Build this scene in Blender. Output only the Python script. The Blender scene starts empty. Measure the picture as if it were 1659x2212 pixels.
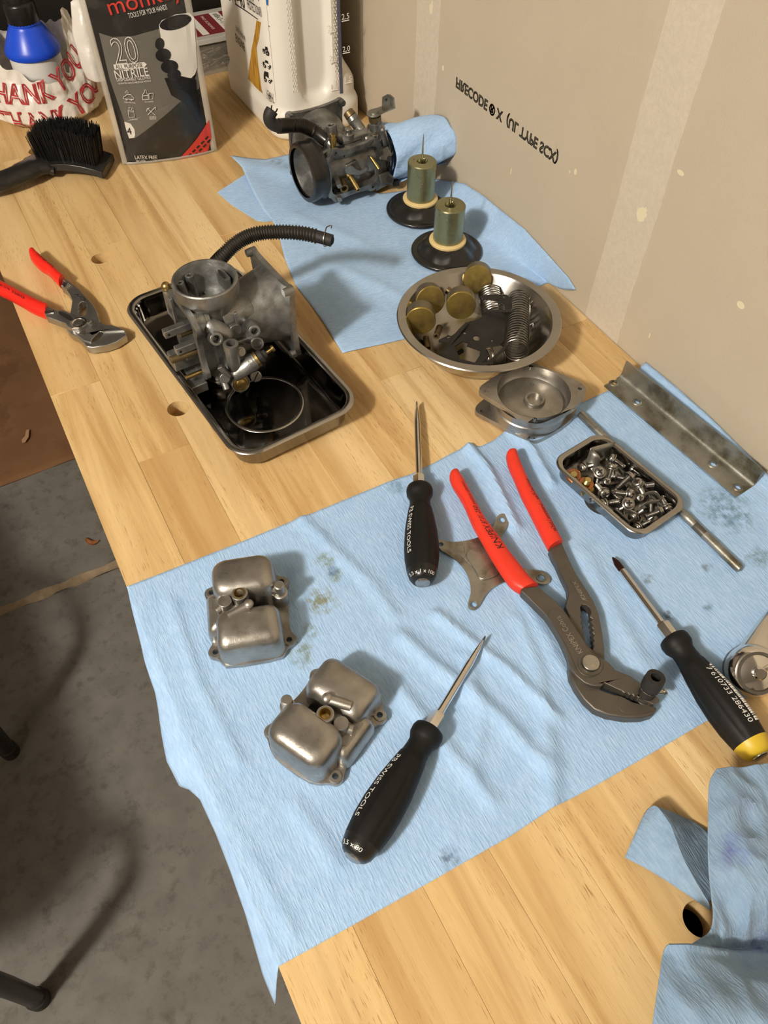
import bpy, bmesh, math, random
from mathutils import Vector, Matrix, noise
from mathutils.geometry import tessellate_polygon
random.seed(7)
C = bpy.context.scene.collection
SC = bpy.context.scene
PI = math.pi
# ------------------------------------------------------------------ camera
FPX, PITCH, ROLL, YAW, HC = 1667.574, 0.9162156, 0.0152125, 0.5099654, 0.500895
W, H = 1659.0, 2212.0
_f = Vector((math.sin(YAW)*math.cos(PITCH), math.cos(YAW)*math.cos(PITCH), -math.sin(PITCH)))
_r0 = Vector((math.cos(YAW), -math.sin(YAW), 0)); _u0 = _r0.cross(_f)
_r = _r0*math.cos(ROLL) + _u0*math.sin(ROLL); _u = -_r0*math.sin(ROLL) + _u0*math.cos(ROLL)
CAM = Vector((0, 0, HC))
cd = bpy.data.cameras.new('camera'); cam = bpy.data.objects.new('camera', cd); C.objects.link(cam)
cam.matrix_world = Matrix(((_r.x, _u.x, -_f.x, 0), (_r.y, _u.y, -_f.y, 0), (_r.z, _u.z, -_f.z, HC), (0, 0, 0, 1)))
cd.sensor_fit = 'VERTICAL'; cd.sensor_height = 24.0; cd.lens = FPX/H*24.0
cd.clip_start = 0.01; cd.clip_end = 50
SC.camera = cam
# ------------------------------------------------------------------ light
wd = bpy.data.worlds.new('world'); SC.world = wd; wd.use_nodes = True
wd.node_tree.nodes['Background'].inputs[0].default_value = (0.9, 0.86, 0.8, 1)
wd.node_tree.nodes['Background'].inputs[1].default_value = 0.02
SC.view_settings.view_transform = 'Standard'; SC.view_settings.look = 'None'
SC.view_settings.gamma = 1; SC.view_settings.exposure = 0.0
def bulb(name, loc, radius, power, col):      # bare bulbs: the ceiling lamp and an added fill, light in every direction
    l = bpy.data.lights.new(name, 'POINT'); l.shadow_soft_size = radius; l.energy = power; l.color = col
    o = bpy.data.objects.new(name, l); C.objects.link(o); o.location = loc; return o
WARM = (1.0, 0.915, 0.80)
bulb('ceiling_or_fill_lamp', (-1.45, -0.28, 1.55), 0.10, 192, WARM)
bulb('ceiling_or_fill_lamp', (-2.6, -2.1, 1.55), 0.13, 10, WARM)  # unseen weaker bulb, added as fill to soften the shade
# ------------------------------------------------------------------ pixel rays -> points in the place
def ray(x, y): return _r*((x-W/2)/FPX) + _u*(-(y-H/2)/FPX) + _f
def at(x, y, z=0.0):
    d = ray(x, y); v = d*((z-HC)/d.z); return Vector((v.x, v.y, z))
def atp(x, y, ax, val):
    d = ray(x, y); return CAM + d*((val-CAM[ax])/d[ax])
def crop(ox, oy, s, *p): return [(ox+a/s, oy+b/s) for a, b in p]
# ------------------------------------------------------------------ lettering made first (scene still empty)
_T = {}
def glyphs(body, outline=0.0, spacing=1.0, shear=0.0):
    key = (body, outline, spacing, shear)
    if key in _T: return _T[key]
    c = bpy.data.curves.new('t', 'FONT'); c.body = body; c.size = 1.0; c.space_character = spacing; c.resolution_u = 3; c.shear = shear
    if outline: c.fill_mode = 'NONE'; c.bevel_depth = outline; c.bevel_resolution = 0
    o = bpy.data.objects.new('t', c); C.objects.link(o)
    me = bpy.data.meshes.new_from_object(o.evaluated_get(bpy.context.evaluated_depsgraph_get()))
    vs = [(v.co.x, v.co.y) for v in me.vertices]; fs = [tuple(p.vertices) for p in me.polygons]
    bpy.data.objects.remove(o); bpy.data.curves.remove(c); bpy.data.meshes.remove(me)
    x0 = min(v[0] for v in vs); x1 = max(v[0] for v in vs)
    _T[key] = ([(x-x0, y) for x, y in vs], fs, x1-x0); return _T[key]
# ------------------------------------------------------------------ mesh helpers
def frame(ax, ref=None):
    a = Vector(ax).normalized(); r = Vector(ref) if ref is not None else (Vector((0, 0, 1)) if abs(a.z) < .9 else Vector((1, 0, 0)))
    x = r.cross(a)
    if x.length < 1e-6: x = Vector((1, 0, 0)).cross(a)
    x.normalize(); y = a.cross(x); return x, y, a
def rrect(w, h, r, n=5, cx=0, cy=0):
    o = []
    for sx, sy, a0 in ((1, 1, 0), (-1, 1, 90), (-1, -1, 180), (1, -1, 270)):
        for k in range(n+1):
            a = math.radians(a0+90*k/n); o.append((cx+sx*(w/2-r)+r*math.cos(a), cy+sy*(h/2-r)+r*math.sin(a)))
    return o
def circ(cx, cy, r, n=16, a0=0): return [(cx+r*math.cos(a0+2*PI*k/n), cy+r*math.sin(a0+2*PI*k/n)) for k in range(n)]
def chaikin(p, n=2, closed=True):
    for _ in range(n):
        q = []
        m = len(p)
        for i in range(m if closed else m-1):
            a, b = p[i], p[(i+1) % m]
            q.append(tuple(.75*s+.25*t for s, t in zip(a, b))); q.append(tuple(.25*s+.75*t for s, t in zip(a, b)))
        if not closed: q = [p[0]]+q+[p[-1]]
        p = q
    return p
def spline(pts, n=8):
    P = [Vector(p) for p in pts]; o = []
    for i in range(len(P)-1):
        p0 = P[max(i-1, 0)]; p1 = P[i]; p2 = P[i+1]; p3 = P[min(i+2, len(P)-1)]
        for k in range(n):
            t = k/n
            o.append(.5*((2*p1)+(p2-p0)*t+(2*p0-5*p1+4*p2-p3)*t*t+(3*p1-p0-3*p2+p3)*t**3))
    o.append(P[-1]); return o
def lerp(a, b, t): return a+(b-a)*t
def interp(tab, t):
    if t <= tab[0][0]: return tab[0][1]
    for (a, va), (b, vb) in zip(tab, tab[1:]):
        if t <= b: return va+(vb-va)*(t-a)/(b-a)
    return tab[-1][1]
def sstep(a, b, x):
    t = min(1, max(0, (x-a)/(b-a))); return t*t*(3-2*t)
class G:
    def __init__(s): s.v = []; s.f = []
    def add(s, vs, fs, M=None):
        b = len(s.v)
        s.v += [tuple(M @ Vector(v)) if M else tuple(v) for v in vs]; s.f += [tuple(i+b for i in f) for f in fs]; return s
    def loft(s, rings, cap0=True, cap1=True, closed=True, M=None):
        n = len(rings[0]); vs = [v for r in rings for v in r]; fs = []
        for i in range(len(rings)-1):
            for k in range(n if closed else n-1):
                k2 = (k+1) % n; fs.append((i*n+k, i*n+k2, (i+1)*n+k2, (i+1)*n+k))
        if cap0: fs.append(tuple(reversed(range(n))))
        if cap1: fs.append(tuple((len(rings)-1)*n+k for k in range(n)))
        return s.add(vs, fs, M)
    def box(s, c, d, M=None):
        x, y, z = c; a, b, e = d[0]/2, d[1]/2, d[2]/2
        vs = [(x-a, y-b, z-e), (x+a, y-b, z-e), (x+a, y+b, z-e), (x-a, y+b, z-e), (x-a, y-b, z+e), (x+a, y-b, z+e), (x+a, y+b, z+e), (x-a, y+b, z+e)]
        return s.add(vs, [(3, 2, 1, 0), (4, 5, 6, 7), (0, 1, 5, 4), (1, 2, 6, 5), (2, 3, 7, 6), (3, 0, 4, 7)], M)
    def lathe(s, prof, p=(0, 0, 0), ax=(0, 0, 1), n=28, M=None, cap0=False, cap1=False):
        x, y, a = frame(ax); p = Vector(p); rings = []
        for r, z in prof:
            r = max(r, 1e-5); rings.append([p+a*z+x*(r*math.cos(2*PI*k/n))+y*(r*math.sin(2*PI*k/n)) for k in range(n)])
        return s.loft(rings, cap0, cap1, True, M)
    def cyl(s, p0, p1, r0, r1=None, n=20, M=None):
        p0 = Vector(p0); p1 = Vector(p1); r1 = r0 if r1 is None else r1; d = p1-p0
        return s.lathe([(r0, 0), (r1, d.length)], p0, d, n, M, True, True)
    def pipe(s, p0, p1, ro, ri, n=20, depth=None):
        p0 = Vector(p0); p1 = Vector(p1); L = (p1-p0).length; dp = L*.9 if depth is None else depth
        return s.lathe([(1e-5, 0), (ro, 0), (ro, L), (ri, L), (ri, L-dp), (1e-5, L-dp)], p0, p1-p0, n)
    def tube(s, pts, r, n=10, caps=True, flat=1.0, up=None, closed=False):
        P = [Vector(p) for p in pts]; m = len(P); rings = []
        px = None
        for i, p in enumerate(P):
            t = (P[min(i+1, m-1)]-P[max(i-1, 0)]).normalized()
            if up is not None: x = t.cross(Vector(up)).normalized()
            elif px is None: x = frame(t)[0]
            else: x = (px-t*px.dot(t)).normalized()
            px = x; y = t.cross(x); rr = r[i] if hasattr(r, '__len__') else r
            rx, ry = rr if hasattr(rr, '__len__') else (rr, rr*flat)
            rings.append([p+x*(rx*math.cos(2*PI*k/n))+y*(ry*math.sin(2*PI*k/n)) for k in range(n)])
        return s.loft(rings, caps, caps)
    def sph(s, c, r, n=14, sc=(1, 1, 1)):
        m = n//2; vs = []; c = Vector(c)
        rings = [[c+Vector((sc[0]*r*math.sin(PI*i/m)*math.cos(2*PI*k/n), sc[1]*r*math.sin(PI*i/m)*math.sin(2*PI*k/n), -sc[2]*r*math.cos(PI*i/m))) if 0 < i < m else c+Vector((1e-6*math.cos(2*PI*k/n), 1e-6*math.sin(2*PI*k/n), -sc[2]*r*math.cos(PI*i/m))) for k in range(n)] for i in range(m+1)]
        return s.loft(rings)
    def prism(s, outer, z0, z1, holes=(), M=None):
        loops = [list(outer)]+[list(h) for h in holes]
        def sgn(l): return sum(a[0]*b[1]-b[0]*a[1] for a, b in zip(l, l[1:]+l[:1]))
        loops = [l if (sgn(l) > 0) == (i == 0) else l[::-1] for i, l in enumerate(loops)]
        flat = [p for l in loops for p in l]; n = len(flat)
        tri = tessellate_polygon([[Vector((p[0], p[1], 0)) for p in l] for l in loops]) if (holes or True) else []
        vs = [(p[0], p[1], z0) for p in flat]+[(p[0], p[1], z1) for p in flat]; fs = []
        for t in tri:
            a, b, c = [flat[i] for i in t]
            ccw = (b[0]-a[0])*(c[1]-a[1])-(b[1]-a[1])*(c[0]-a[0]) > 0
            t = tuple(t) if ccw else tuple(reversed(t))
            fs.append(tuple(i+n for i in t)); fs.append(tuple(reversed(t)))
        b = 0
        for l in loops:
            m = len(l)
            for k in range(m): fs.append((b+k, b+(k+1) % m, n+b+(k+1) % m, n+b+k))
            b += m
        return s.add(vs, fs, M)
    def grid(s, fn, nu, nv, M=None):
        vs = [fn(i/nu, j/nv) for j in range(nv+1) for i in range(nu+1)]; fs = []
        for j in range(nv):
            for i in range(nu):
                a = j*(nu+1)+i; fs.append((a, a+1, a+nu+2, a+nu+1))
        return s.add(vs, fs, M)
    def build(s, name, mat, parent=None, bev=0, ang=38, world=False, solid=0, sub=0, seg=2, flatshade=False):
        me = bpy.data.meshes.new(name)
        vs = s.v
        if world and parent is not None:
            Mi = parent.matrix_basis.inverted()
            if parent.parent: Mi = Mi @ parent.parent.matrix_basis.inverted()
            vs = [tuple(Mi @ Vector(v)) for v in vs]
        me.from_pydata(vs, [], s.f); me.validate()
        bm = bmesh.new(); bm.from_mesh(me)
        bmesh.ops.recalc_face_normals(bm, faces=bm.faces)
        th = math.radians(ang)
        for f in bm.faces: f.smooth = not flatshade
        if not bev:
            for e in bm.edges:
                if len(e.link_faces) == 2 and e.calc_face_angle(0) > th: e.smooth = False
        bm.to_mesh(me); bm.free(); me.materials.append(mat)
        o = bpy.data.objects.new(name, me); C.objects.link(o)
        if parent is not None: o.parent = parent
        if bev:
            m = o.modifiers.new('bevel', 'BEVEL'); m.width = bev; m.segments = seg; m.limit_method = 'ANGLE'; m.angle_limit = math.radians(ang); m.harden_normals = True
        if solid:
            m = o.modifiers.new('thick', 'SOLIDIFY'); m.thickness = solid; m.offset = -1
        if sub:
            m = o.modifiers.new('sub', 'SUBSURF'); m.levels = sub; m.render_levels = sub
        return o
def tag(o, label=None, cat=None, group=None, kind=None):
    if label: o['label'] = label
    if cat: o['category'] = cat
    if group: o['group'] = group
    if kind: o['kind'] = kind
    return o
def thing(name, label, cat, loc=(0, 0, 0), rz=0.0, group=None, rot=None):
    o = bpy.data.objects.new(name, None); C.objects.link(o); o.empty_display_size = .02
    o.location = loc; o.rotation_euler = rot if rot is not None else (0, 0, rz)
    o.matrix_basis = o.matrix_basis
    return tag(o, label, cat, group)
def wrap_text(body, size, mat, parent, fn, name='lettering', outline=0.0, spacing=1.0, world=False, width=None, shear=0.0, cut=0, kind='stuff'):
    vs, fs, w = glyphs(body, outline, spacing, shear); k = size
    kx = width/w if width else k
    g = G(); g.add([fn(x*kx, y*k) for x, y in vs], fs)
    o = g.build(name, mat, parent, world=world, flatshade=True)
    return o
def dup(o, parent=None, loc=None, rot=None, label=None):
    c = o.copy(); C.objects.link(c)
    if parent is not None: c.parent = parent
    for ch in list(o.children): dup(ch, c)
    if loc is not None: c.location = loc
    if rot is not None: c.rotation_euler = rot
    if label: c['label'] = label
    return c
# ------------------------------------------------------------------ materials
def mat(name, col, rough=.5, metal=0.0, var=None, vs=30, vf=.5, bump=0.0, bs=200, stretch=(1, 1, 1), rv=0.0, coat=0.0, spec=.5, dirt=None, ds=12, dt=(.52, .68), trans=0.0, alpha=1.0, ior=1.45, aniso=0, sheen=0, lo=.35, hi=.65, emit=None):
    m = bpy.data.materials.new(name); m.use_nodes = True; nt = m.node_tree; N = nt.nodes; L = nt.links
    b = N['Principled BSDF']; I = b.inputs
    I['Base Color'].default_value = (*col, 1); I['Roughness'].default_value = rough; I['Metallic'].default_value = metal
    I['Coat Weight'].default_value = coat; I['Coat Roughness'].default_value = .15; I['Specular IOR Level'].default_value = spec
    I['Transmission Weight'].default_value = trans; I['Alpha'].default_value = alpha; I['IOR'].default_value = ior
    I['Sheen Weight'].default_value = sheen
    tc = N.new('ShaderNodeTexCoord'); mp = N.new('ShaderNodeMapping'); mp.inputs['Scale'].default_value = stretch
    L.new(tc.outputs['Object'], mp.inputs[0])
    def nz(scale, detail=4, rough_=.55):
        n = N.new('ShaderNodeTexNoise'); n.inputs['Scale'].default_value = scale; n.inputs['Detail'].default_value = detail; n.inputs['Roughness'].default_value = rough_
        L.new(mp.outputs[0], n.inputs['Vector']); return n
    def ramp(src, lo, hi):
        r = N.new('ShaderNodeMapRange'); r.inputs[1].default_value = lo; r.inputs[2].default_value = hi; L.new(src, r.inputs[0]); return r.outputs[0]
    def mix(f, a, c2, fac=1.0):
        x = N.new('ShaderNodeMix'); x.data_type = 'RGBA'
        mm = N.new('ShaderNodeMath'); mm.operation = 'MULTIPLY'; mm.inputs[1].default_value = fac; L.new(f, mm.inputs[0]); L.new(mm.outputs[0], x.inputs[0])
        if isinstance(a, tuple): x.inputs[6].default_value = (*a, 1)
        else: L.new(a, x.inputs[6])
        x.inputs[7].default_value = (*c2, 1); return x.outputs[2]
    cur = col
    if var:
        n = nz(vs); cur = mix(ramp(n.outputs['Fac'], lo, hi), cur, var, vf)
    if dirt:
        n2 = nz(ds, 6, .65); cur = mix(ramp(n2.outputs['Fac'], *dt), cur, dirt, .85)
    if not isinstance(cur, tuple): L.new(cur, I['Base Color'])
    if rv:
        n3 = nz(vs*2.3); mr = N.new('ShaderNodeMapRange'); mr.inputs[1].default_value = .3; mr.inputs[2].default_value = .7; mr.inputs[3].default_value = max(.02, rough-rv); mr.inputs[4].default_value = min(1, rough+rv); L.new(n3.outputs['Fac'], mr.inputs[0]); L.new(mr.outputs[0], I['Roughness'])
    if bump:
        n4 = nz(bs, 3); bp = N.new('ShaderNodeBump'); bp.inputs['Strength'].default_value = 1; bp.inputs['Distance'].default_value = bump; L.new(n4.outputs['Fac'], bp.inputs['Height']); L.new(bp.outputs[0], I['Normal'])
    if emit: I['Emission Color'].default_value = (*emit[0], 1); I['Emission Strength'].default_value = emit[1]
    return m
M_CAST = mat('cast_zinc', (.37, .375, .365), .40, .85, (.17, .172, .165), 60, .8, .00018, 900, rv=.12, dirt=(.09, .082, .066), ds=38, dt=(.55, .75))
M_CASTL = mat('cast_aluminium', (.44, .42, .385), .36, .9, (.25, .235, .21), 45, .7, .00010, 900, rv=.1, dirt=(.20, .155, .09), ds=30, dt=(.58, .78))
M_CAST2 = mat('dark_cast_zinc', (.35, .35, .335), .40, .85, (.10, .098, .09), 55, .8, .00018, 900, rv=.12, dirt=(.05, .045, .035), ds=38, dt=(.5, .7))
M_SS = mat('stainless', (.46, .445, .42), .20, 1, (.36, .345, .32), 25, .5, rv=.06)
M_SSD = mat('dark_reflection_steel', (.17, .16, .15), .10, 1, (.11, .10, .09), 14, .8, rv=.05, dirt=(.03, .027, .024), ds=220, dt=(.66, .72))  # near-black base puts the tray's dark reflections into the colour; specks are dirt
M_CHROME = mat('chrome', (.72, .70, .67), .12, 1)
M_STEEL = mat('steel', (.48, .465, .44), .28, 1, (.28, .27, .25), 60, .5, rv=.08)
M_GALV = mat('galvanised', (.41, .405, .365), .42, .9, (.24, .235, .20), 40, .8, .0001, 700, rv=.12, dirt=(.13, .11, .07), ds=42, dt=(.48, .66))
M_DARKST = mat('phosphated_steel', (.15, .135, .115), .46, .75, (.11, .10, .085), 60, .5, .00005, 900)
M_GREYP = mat('pliers_grey', (.46, .455, .44), .42, 1, (.38, .375, .36), 40, .5, rv=.06)
M_BRASS = mat('brass', (.50, .37, .15), .34, 1, (.33, .23, .08), 60, .7, rv=.08)
M_FLOAT = mat('old_brass', (.44, .33, .095), .40, .9, (.25, .18, .07), 55, .85, rv=.1, dirt=(.16, .12, .075), ds=45, dt=(.5, .75))
M_TARN = mat('tarnished_brass', (.23, .17, .085), .45, .8, (.13, .10, .05), 70, .7)
M_OLIVE = mat('olive_anodised', (.32, .31, .17), .30, .8, (.22, .215, .12), 40, .5, rv=.06)
M_NEEDLE = mat('needle', (.52, .45, .32), .25, 1)
M_CREAM = mat('cream_plastic', (.72, .56, .27), .40, 0, (.62, .46, .2), 40, .5)
M_RUB = mat('black_rubber', (.012, .0115, .011), .30, 0, (.02, .019, .018), 60, .6, coat=.2)
M_RUBM = mat('matt_rubber', (.018, .017, .016), .62, 0, (.028, .026, .024), 60, .6)
M_HANDLE = mat('handle_black', (.0075, .0074, .0073), .55, 0, (.011, .011, .0105), 300, .5, .00006, 1500, spec=.28)
M_HANDG = mat('handle_gloss', (.011, .011, .011), .28)
M_RED = mat('red_dip', (.74, .045, .022), .42, 0, (.66, .035, .018), 90, .5, .00006, 1200, spec=.4)
M_RED2 = mat('red_vinyl', (.80, .022, .012), .35, 0, (.72, .02, .01), 90, .5)
M_BLACKINK = mat('black_ink', (.015, .013, .012), .6)
M_GREYINK = mat('grey_stamp', (.33, .29, .235), .9)
M_WHITEINK = mat('white_ink', (.75, .75, .73), .6)
M_COPPER = mat('copper', (.50, .20, .09), .3, 1)
M_GOLD = mat('yellow_zinc', (.66, .50, .20), .28, 1, (.5, .36, .1), 90, .6)
M_YELLOW = mat('yellow_plastic', (.60, .42, .03), .42)
M_SPRING = mat('spring_steel', (.30, .28, .25), .30, 1)
M_GUARD = mat('dark_spring', (.11, .10, .09), .34, 1)
M_GASKET = mat('black_plate', (.013, .0125, .012), .45, 0, (.028, .026, .024), 60, .6, spec=.35)
M_BROWNP = mat('brown_plastic', (.24, .17, .11), .55, 0, (.16, .11, .07), 60, .6)
M_BRISTLE = mat('bristle', (.009, .009, .009), .45)
M_BLKPL = mat('black_plastic', (.016, .0155, .015), .26, 0, (.022, .021, .02), 40, .5)
M_JUG = mat('white_hdpe', (.80, .77, .70), .34, 0, (.76, .73, .66), 20, .4, spec=.4)
M_JUGSTRIP = mat('sight_strip', (.10, .105, .15), .4)
M_LABELW = mat('label_white', (.82, .79, .72), .45)
M_BLUEL = mat('label_blue', (.02, .14, .42), .4)
M_BLUECAP = mat('blue_plastic', (.012, .07, .62), .32, 0, (.014, .085, .70), 20, .4)
M_WHITEP = mat('white_paper_label', (.78, .76, .72), .5)
M_CABINET = mat('black_enamel', (.012, .011, .010), .45)
M_DARKGREY = mat('dark_grey_enamel', (.05, .05, .05), .45)
M_CHOLE = mat('hole_dark', (.01, .01, .01), .8)  # near-black paints the shade inside holes, slots and recesses
M_MUD = mat('dried_compound', (.72, .66, .46), .8)
# ------------------------------------------------------------------ special materials
def wood_mat():
    m = bpy.data.materials.new('rubberwood'); m.use_nodes = True; nt = m.node_tree; N = nt.nodes; L = nt.links
    b = N['Principled BSDF']; b.inputs['Roughness'].default_value = .42; b.inputs['Specular IOR Level'].default_value = .4
    tc = N.new('ShaderNodeTexCoord'); oi = N.new('ShaderNodeObjectInfo')
    mul = N.new('ShaderNodeVectorMath'); mul.operation = 'SCALE'; mul.inputs[0].default_value = (3.1, 17.3, 5.7); L.new(oi.outputs['Random'], mul.inputs['Scale'])
    add = N.new('ShaderNodeVectorMath'); L.new(tc.outputs['Object'], add.inputs[0]); L.new(mul.outputs[0], add.inputs[1])
    def noise_(sc, scale, det, rough, dist=0):
        mp = N.new('ShaderNodeMapping'); mp.inputs['Scale'].default_value = sc; L.new(add.outputs[0], mp.inputs[0])
        n = N.new('ShaderNodeTexNoise'); n.inputs['Scale'].default_value = scale; n.inputs['Detail'].default_value = det; n.inputs['Roughness'].default_value = rough; n.inputs['Distortion'].default_value = dist
        L.new(mp.outputs[0], n.inputs[0]); return n.outputs['Fac']
    def mr(src, a, b_, c=0, d=1):
        r = N.new('ShaderNodeMapRange'); r.inputs[1].default_value = a; r.inputs[2].default_value = b_; r.inputs[3].default_value = c; r.inputs[4].default_value = d; L.new(src, r.inputs[0]); return r.outputs[0]
    def mix(f, a, c2):
        x = N.new('ShaderNodeMix'); x.data_type = 'RGBA'; L.new(f, x.inputs[0])
        if isinstance(a, tuple): x.inputs[6].default_value = (*a, 1)
        else: L.new(a, x.inputs[6])
        if isinstance(c2, tuple): x.inputs[7].default_value = (*c2, 1)
        else: L.new(c2, x.inputs[7])
        return x.outputs[2]
    cr_ = N.new('ShaderNodeValToRGB'); el = cr_.color_ramp.elements
    el[0].position = 0; el[0].color = (.565, .37, .16, 1); el[1].position = 1; el[1].color = (.76, .58, .315, 1)
    e = el.new(.35); e.color = (.68, .48, .225, 1); e = el.new(.7); e.color = (.625, .425, .19, 1)
    L.new(oi.outputs['Random'], cr_.inputs[0])
    g1 = noise_((55, 3.2, 55), 1.0, 5, .6, .6)
    c = mix(mr(g1, .42, .62, 0, .85), cr_.outputs[0], (.46, .275, .105))
    g3 = noise_((14, 1.6, 14), 1.0, 3, .5, 1.2)
    c = mix(mr(g3, .48, .72, 0, .5), c, (.82, .63, .35))
    pores = noise_((1350, 75, 1350), 1.0, 3, .55)
    gate = noise_((40, 6, 40), 1.0, 2, .5)
    mm = N.new('ShaderNodeMath'); mm.operation = 'MULTIPLY'; L.new(mr(pores, .60, .68), mm.inputs[0]); L.new(mr(gate, .40, .60, .15, .9), mm.inputs[1])
    c = mix(mm.outputs[0], c, (.30, .155, .05))
    L.new(c, b.inputs['Base Color'])
    bp = N.new('ShaderNodeBump'); bp.inputs['Strength'].default_value = .6; bp.inputs['Distance'].default_value = .0002; L.new(pores, bp.inputs['Height']); bp.invert = True; L.new(bp.outputs[0], b.inputs['Normal'])
    return m
M_WOOD = wood_mat()
def towel_mat(name, stains=(), col=(.35, .54, .82), axis=1, org=(0, 0, 0)):
    m = bpy.data.materials.new(name); m.use_nodes = True; nt = m.node_tree; N = nt.nodes; L = nt.links
    b = N['Principled BSDF']; b.inputs['Roughness'].default_value = .92; b.inputs['Specular IOR Level'].default_value = .15; b.inputs['Sheen Weight'].default_value = .12
    tc = N.new('ShaderNodeTexCoord')
    def noise_(sc, det=3, rough=.6):
        mp = N.new('ShaderNodeMapping'); mp.inputs['Scale'].default_value = sc; L.new(tc.outputs['Object'], mp.inputs[0])
        n = N.new('ShaderNodeTexNoise'); n.inputs['Scale'].default_value = 1; n.inputs['Detail'].default_value = det; n.inputs['Roughness'].default_value = rough; L.new(mp.outputs[0], n.inputs[0]); return n
    sc = (820, 130, 300) if axis == 1 else (150, 700, 300)
    f1 = noise_(sc); f2 = noise_((60, 60, 60), 4)
    def mix(f, a, c2, fac):
        x = N.new('ShaderNodeMix'); x.data_type = 'RGBA'; mm = N.new('ShaderNodeMath'); mm.operation = 'MULTIPLY'; mm.inputs[1].default_value = fac; L.new(f, mm.inputs[0]); L.new(mm.outputs[0], x.inputs[0])
        if isinstance(a, tuple): x.inputs[6].default_value = (*a, 1)
        else: L.new(a, x.inputs[6])
        x.inputs[7].default_value = (*c2, 1); return x.outputs[2]
    def mr(src, a, b_):
        r = N.new('ShaderNodeMapRange'); r.inputs[1].default_value = a; r.inputs[2].default_value = b_; L.new(src, r.inputs[0]); return r.outputs[0]
    c = mix(mr(f1.outputs['Fac'], .40, .66), col, (min(1, col[0]*1.30), min(1, col[1]*1.2), min(1, col[2]*1.12)), .75)
    c = mix(mr(f2.outputs['Fac'], .45, .7), c, (col[0]*.88, col[1]*.92, col[2]*.96), .5)
    warp = noise_((90, 90, 90), 4); blot = noise_((150, 150, 150), 5, .7)
    for (p, r, sc_, fac) in stains:
        s = N.new('ShaderNodeVectorMath'); s.operation = 'SCALE'; s.inputs['Scale'].default_value = r*1.6; L.new(warp.outputs['Color'], s.inputs[0])
        a = N.new('ShaderNodeVectorMath'); L.new(tc.outputs['Object'], a.inputs[0]); L.new(s.outputs[0], a.inputs[1])
        d = N.new('ShaderNodeVectorMath'); d.operation = 'DISTANCE'; L.new(a.outputs[0], d.inputs[0]); d.inputs[1].default_value = (p[0]-org[0]+r*.8, p[1]-org[1]+r*.8, p[2]-org[2]+r*.8)
        k = N.new('ShaderNodeMath'); k.operation = 'MULTIPLY'; L.new(mr(d.outputs['Value'], r, r*.45), k.inputs[0]); L.new(mr(blot.outputs['Fac'], .38, .6), k.inputs[1])
        c = mix(k.outputs[0], c, sc_, fac)
    L.new(c, b.inputs['Base Color'])
    bp = N.new('ShaderNodeBump'); bp.inputs['Strength'].default_value = 1; bp.inputs['Distance'].default_value = .0009; L.new(f1.outputs['Fac'], bp.inputs['Height']); L.new(bp.outputs[0], b.inputs['Normal'])
    return m
M_DRY = mat('drywall_paper', (.525, .455, .35), .9, 0, (.50, .43, .33), 14, .6, .00025, 900, spec=.2)
M_TAPE = mat('joint_tape', (.61, .545, .445), .9, 0, (.55, .49, .395), 240, .8, .0003, 700, spec=.2)
M_CONC = mat('concrete', (.155, .147, .132), .85, 0, (.20, .19, .172), 22, .8, .0006, 120, spec=.3, dirt=(.095, .088, .076), ds=48, dt=(.52, .72))
M_JOINT = mat('joint_sand', (.33, .26, .17), .95, 0, (.22, .16, .10), 60, .8, .002, 90)
M_CARD = mat('cardboard', (.22, .115, .055), .85, 0, (.17, .09, .042), 8, .8, .0004, 60, spec=.2, dirt=(.14, .07, .035), ds=5, dt=(.56, .62))
M_CARD2 = mat('torn_cardboard', (.42, .25, .14), .9)
M_LEAF = mat('dried_leaf', (.33, .12, .03), .7, 0, (.2, .07, .02), 90, .7)
M_CEIL = mat('white_ceiling', (.42, .40, .37), .9)
M_WALLP = mat('garage_wall', (.30, .26, .21), .9)
M_TUBE = mat('black_tube', (.018, .018, .018), .38, 0, (.026, .026, .026), 50, .5)
# ------------------------------------------------------------------ room shell
XL, XR, XW, ZF = -0.01876, 0.48924, 0.4906, -0.86
JY = 1.053
def structure(g, name, m, **k): return tag(g.build(name, m, **k), kind='structure')
g = G(); g.box((-1.3, (JY-.009-3)/2, ZF-.05), (4.0, 3+JY-.009, .1)); g.box((-1.3, (JY+.009+2.6)/2, ZF-.05), (4.0, 2.6-JY-.009, .1))
floor = structure(g, 'floor', M_CONC)
rng = random.Random(3)
g = G(); top = []; bot = []
for i in range(91):
    x = -1.0+i*.02; top.append((x, JY+.011+rng.uniform(-.003, .003), ZF+.0015+rng.uniform(-.001, .001))); bot.append((x, JY-.011+rng.uniform(-.003, .003), ZF+.0015+rng.uniform(-.001, .001)))
mid = [((a[0]), JY+rng.uniform(-.002, .002), ZF-.002+rng.uniform(-.001, .002)) for a in top]
g.loft([bot, mid, top], False, False, False); g.build('joint_filler', M_JOINT, floor)
g = G(); g.box((XW+.05, -.2, .44), (.1, 5.6, 2.6)); wall = structure(g, 'wall_right', M_DRY)
g = G(); g.box((-1.3, 2.65, .44), (4.0, .1, 2.6)); structure(g, 'wall_back', M_WALLP)
g = G(); g.box((-3.25, -.2, .44), (.1, 5.6, 2.6)); structure(g, 'wall_left', M_WALLP)
g = G(); g.box((-1.3, -3.05, .44), (4.0, .1, 2.6)); structure(g, 'wall_front', M_WALLP)
g = G(); g.box((-1.3, -.2, 1.79), (4.0, 5.6, .1)); structure(g, 'ceiling', M_CEIL)
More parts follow.
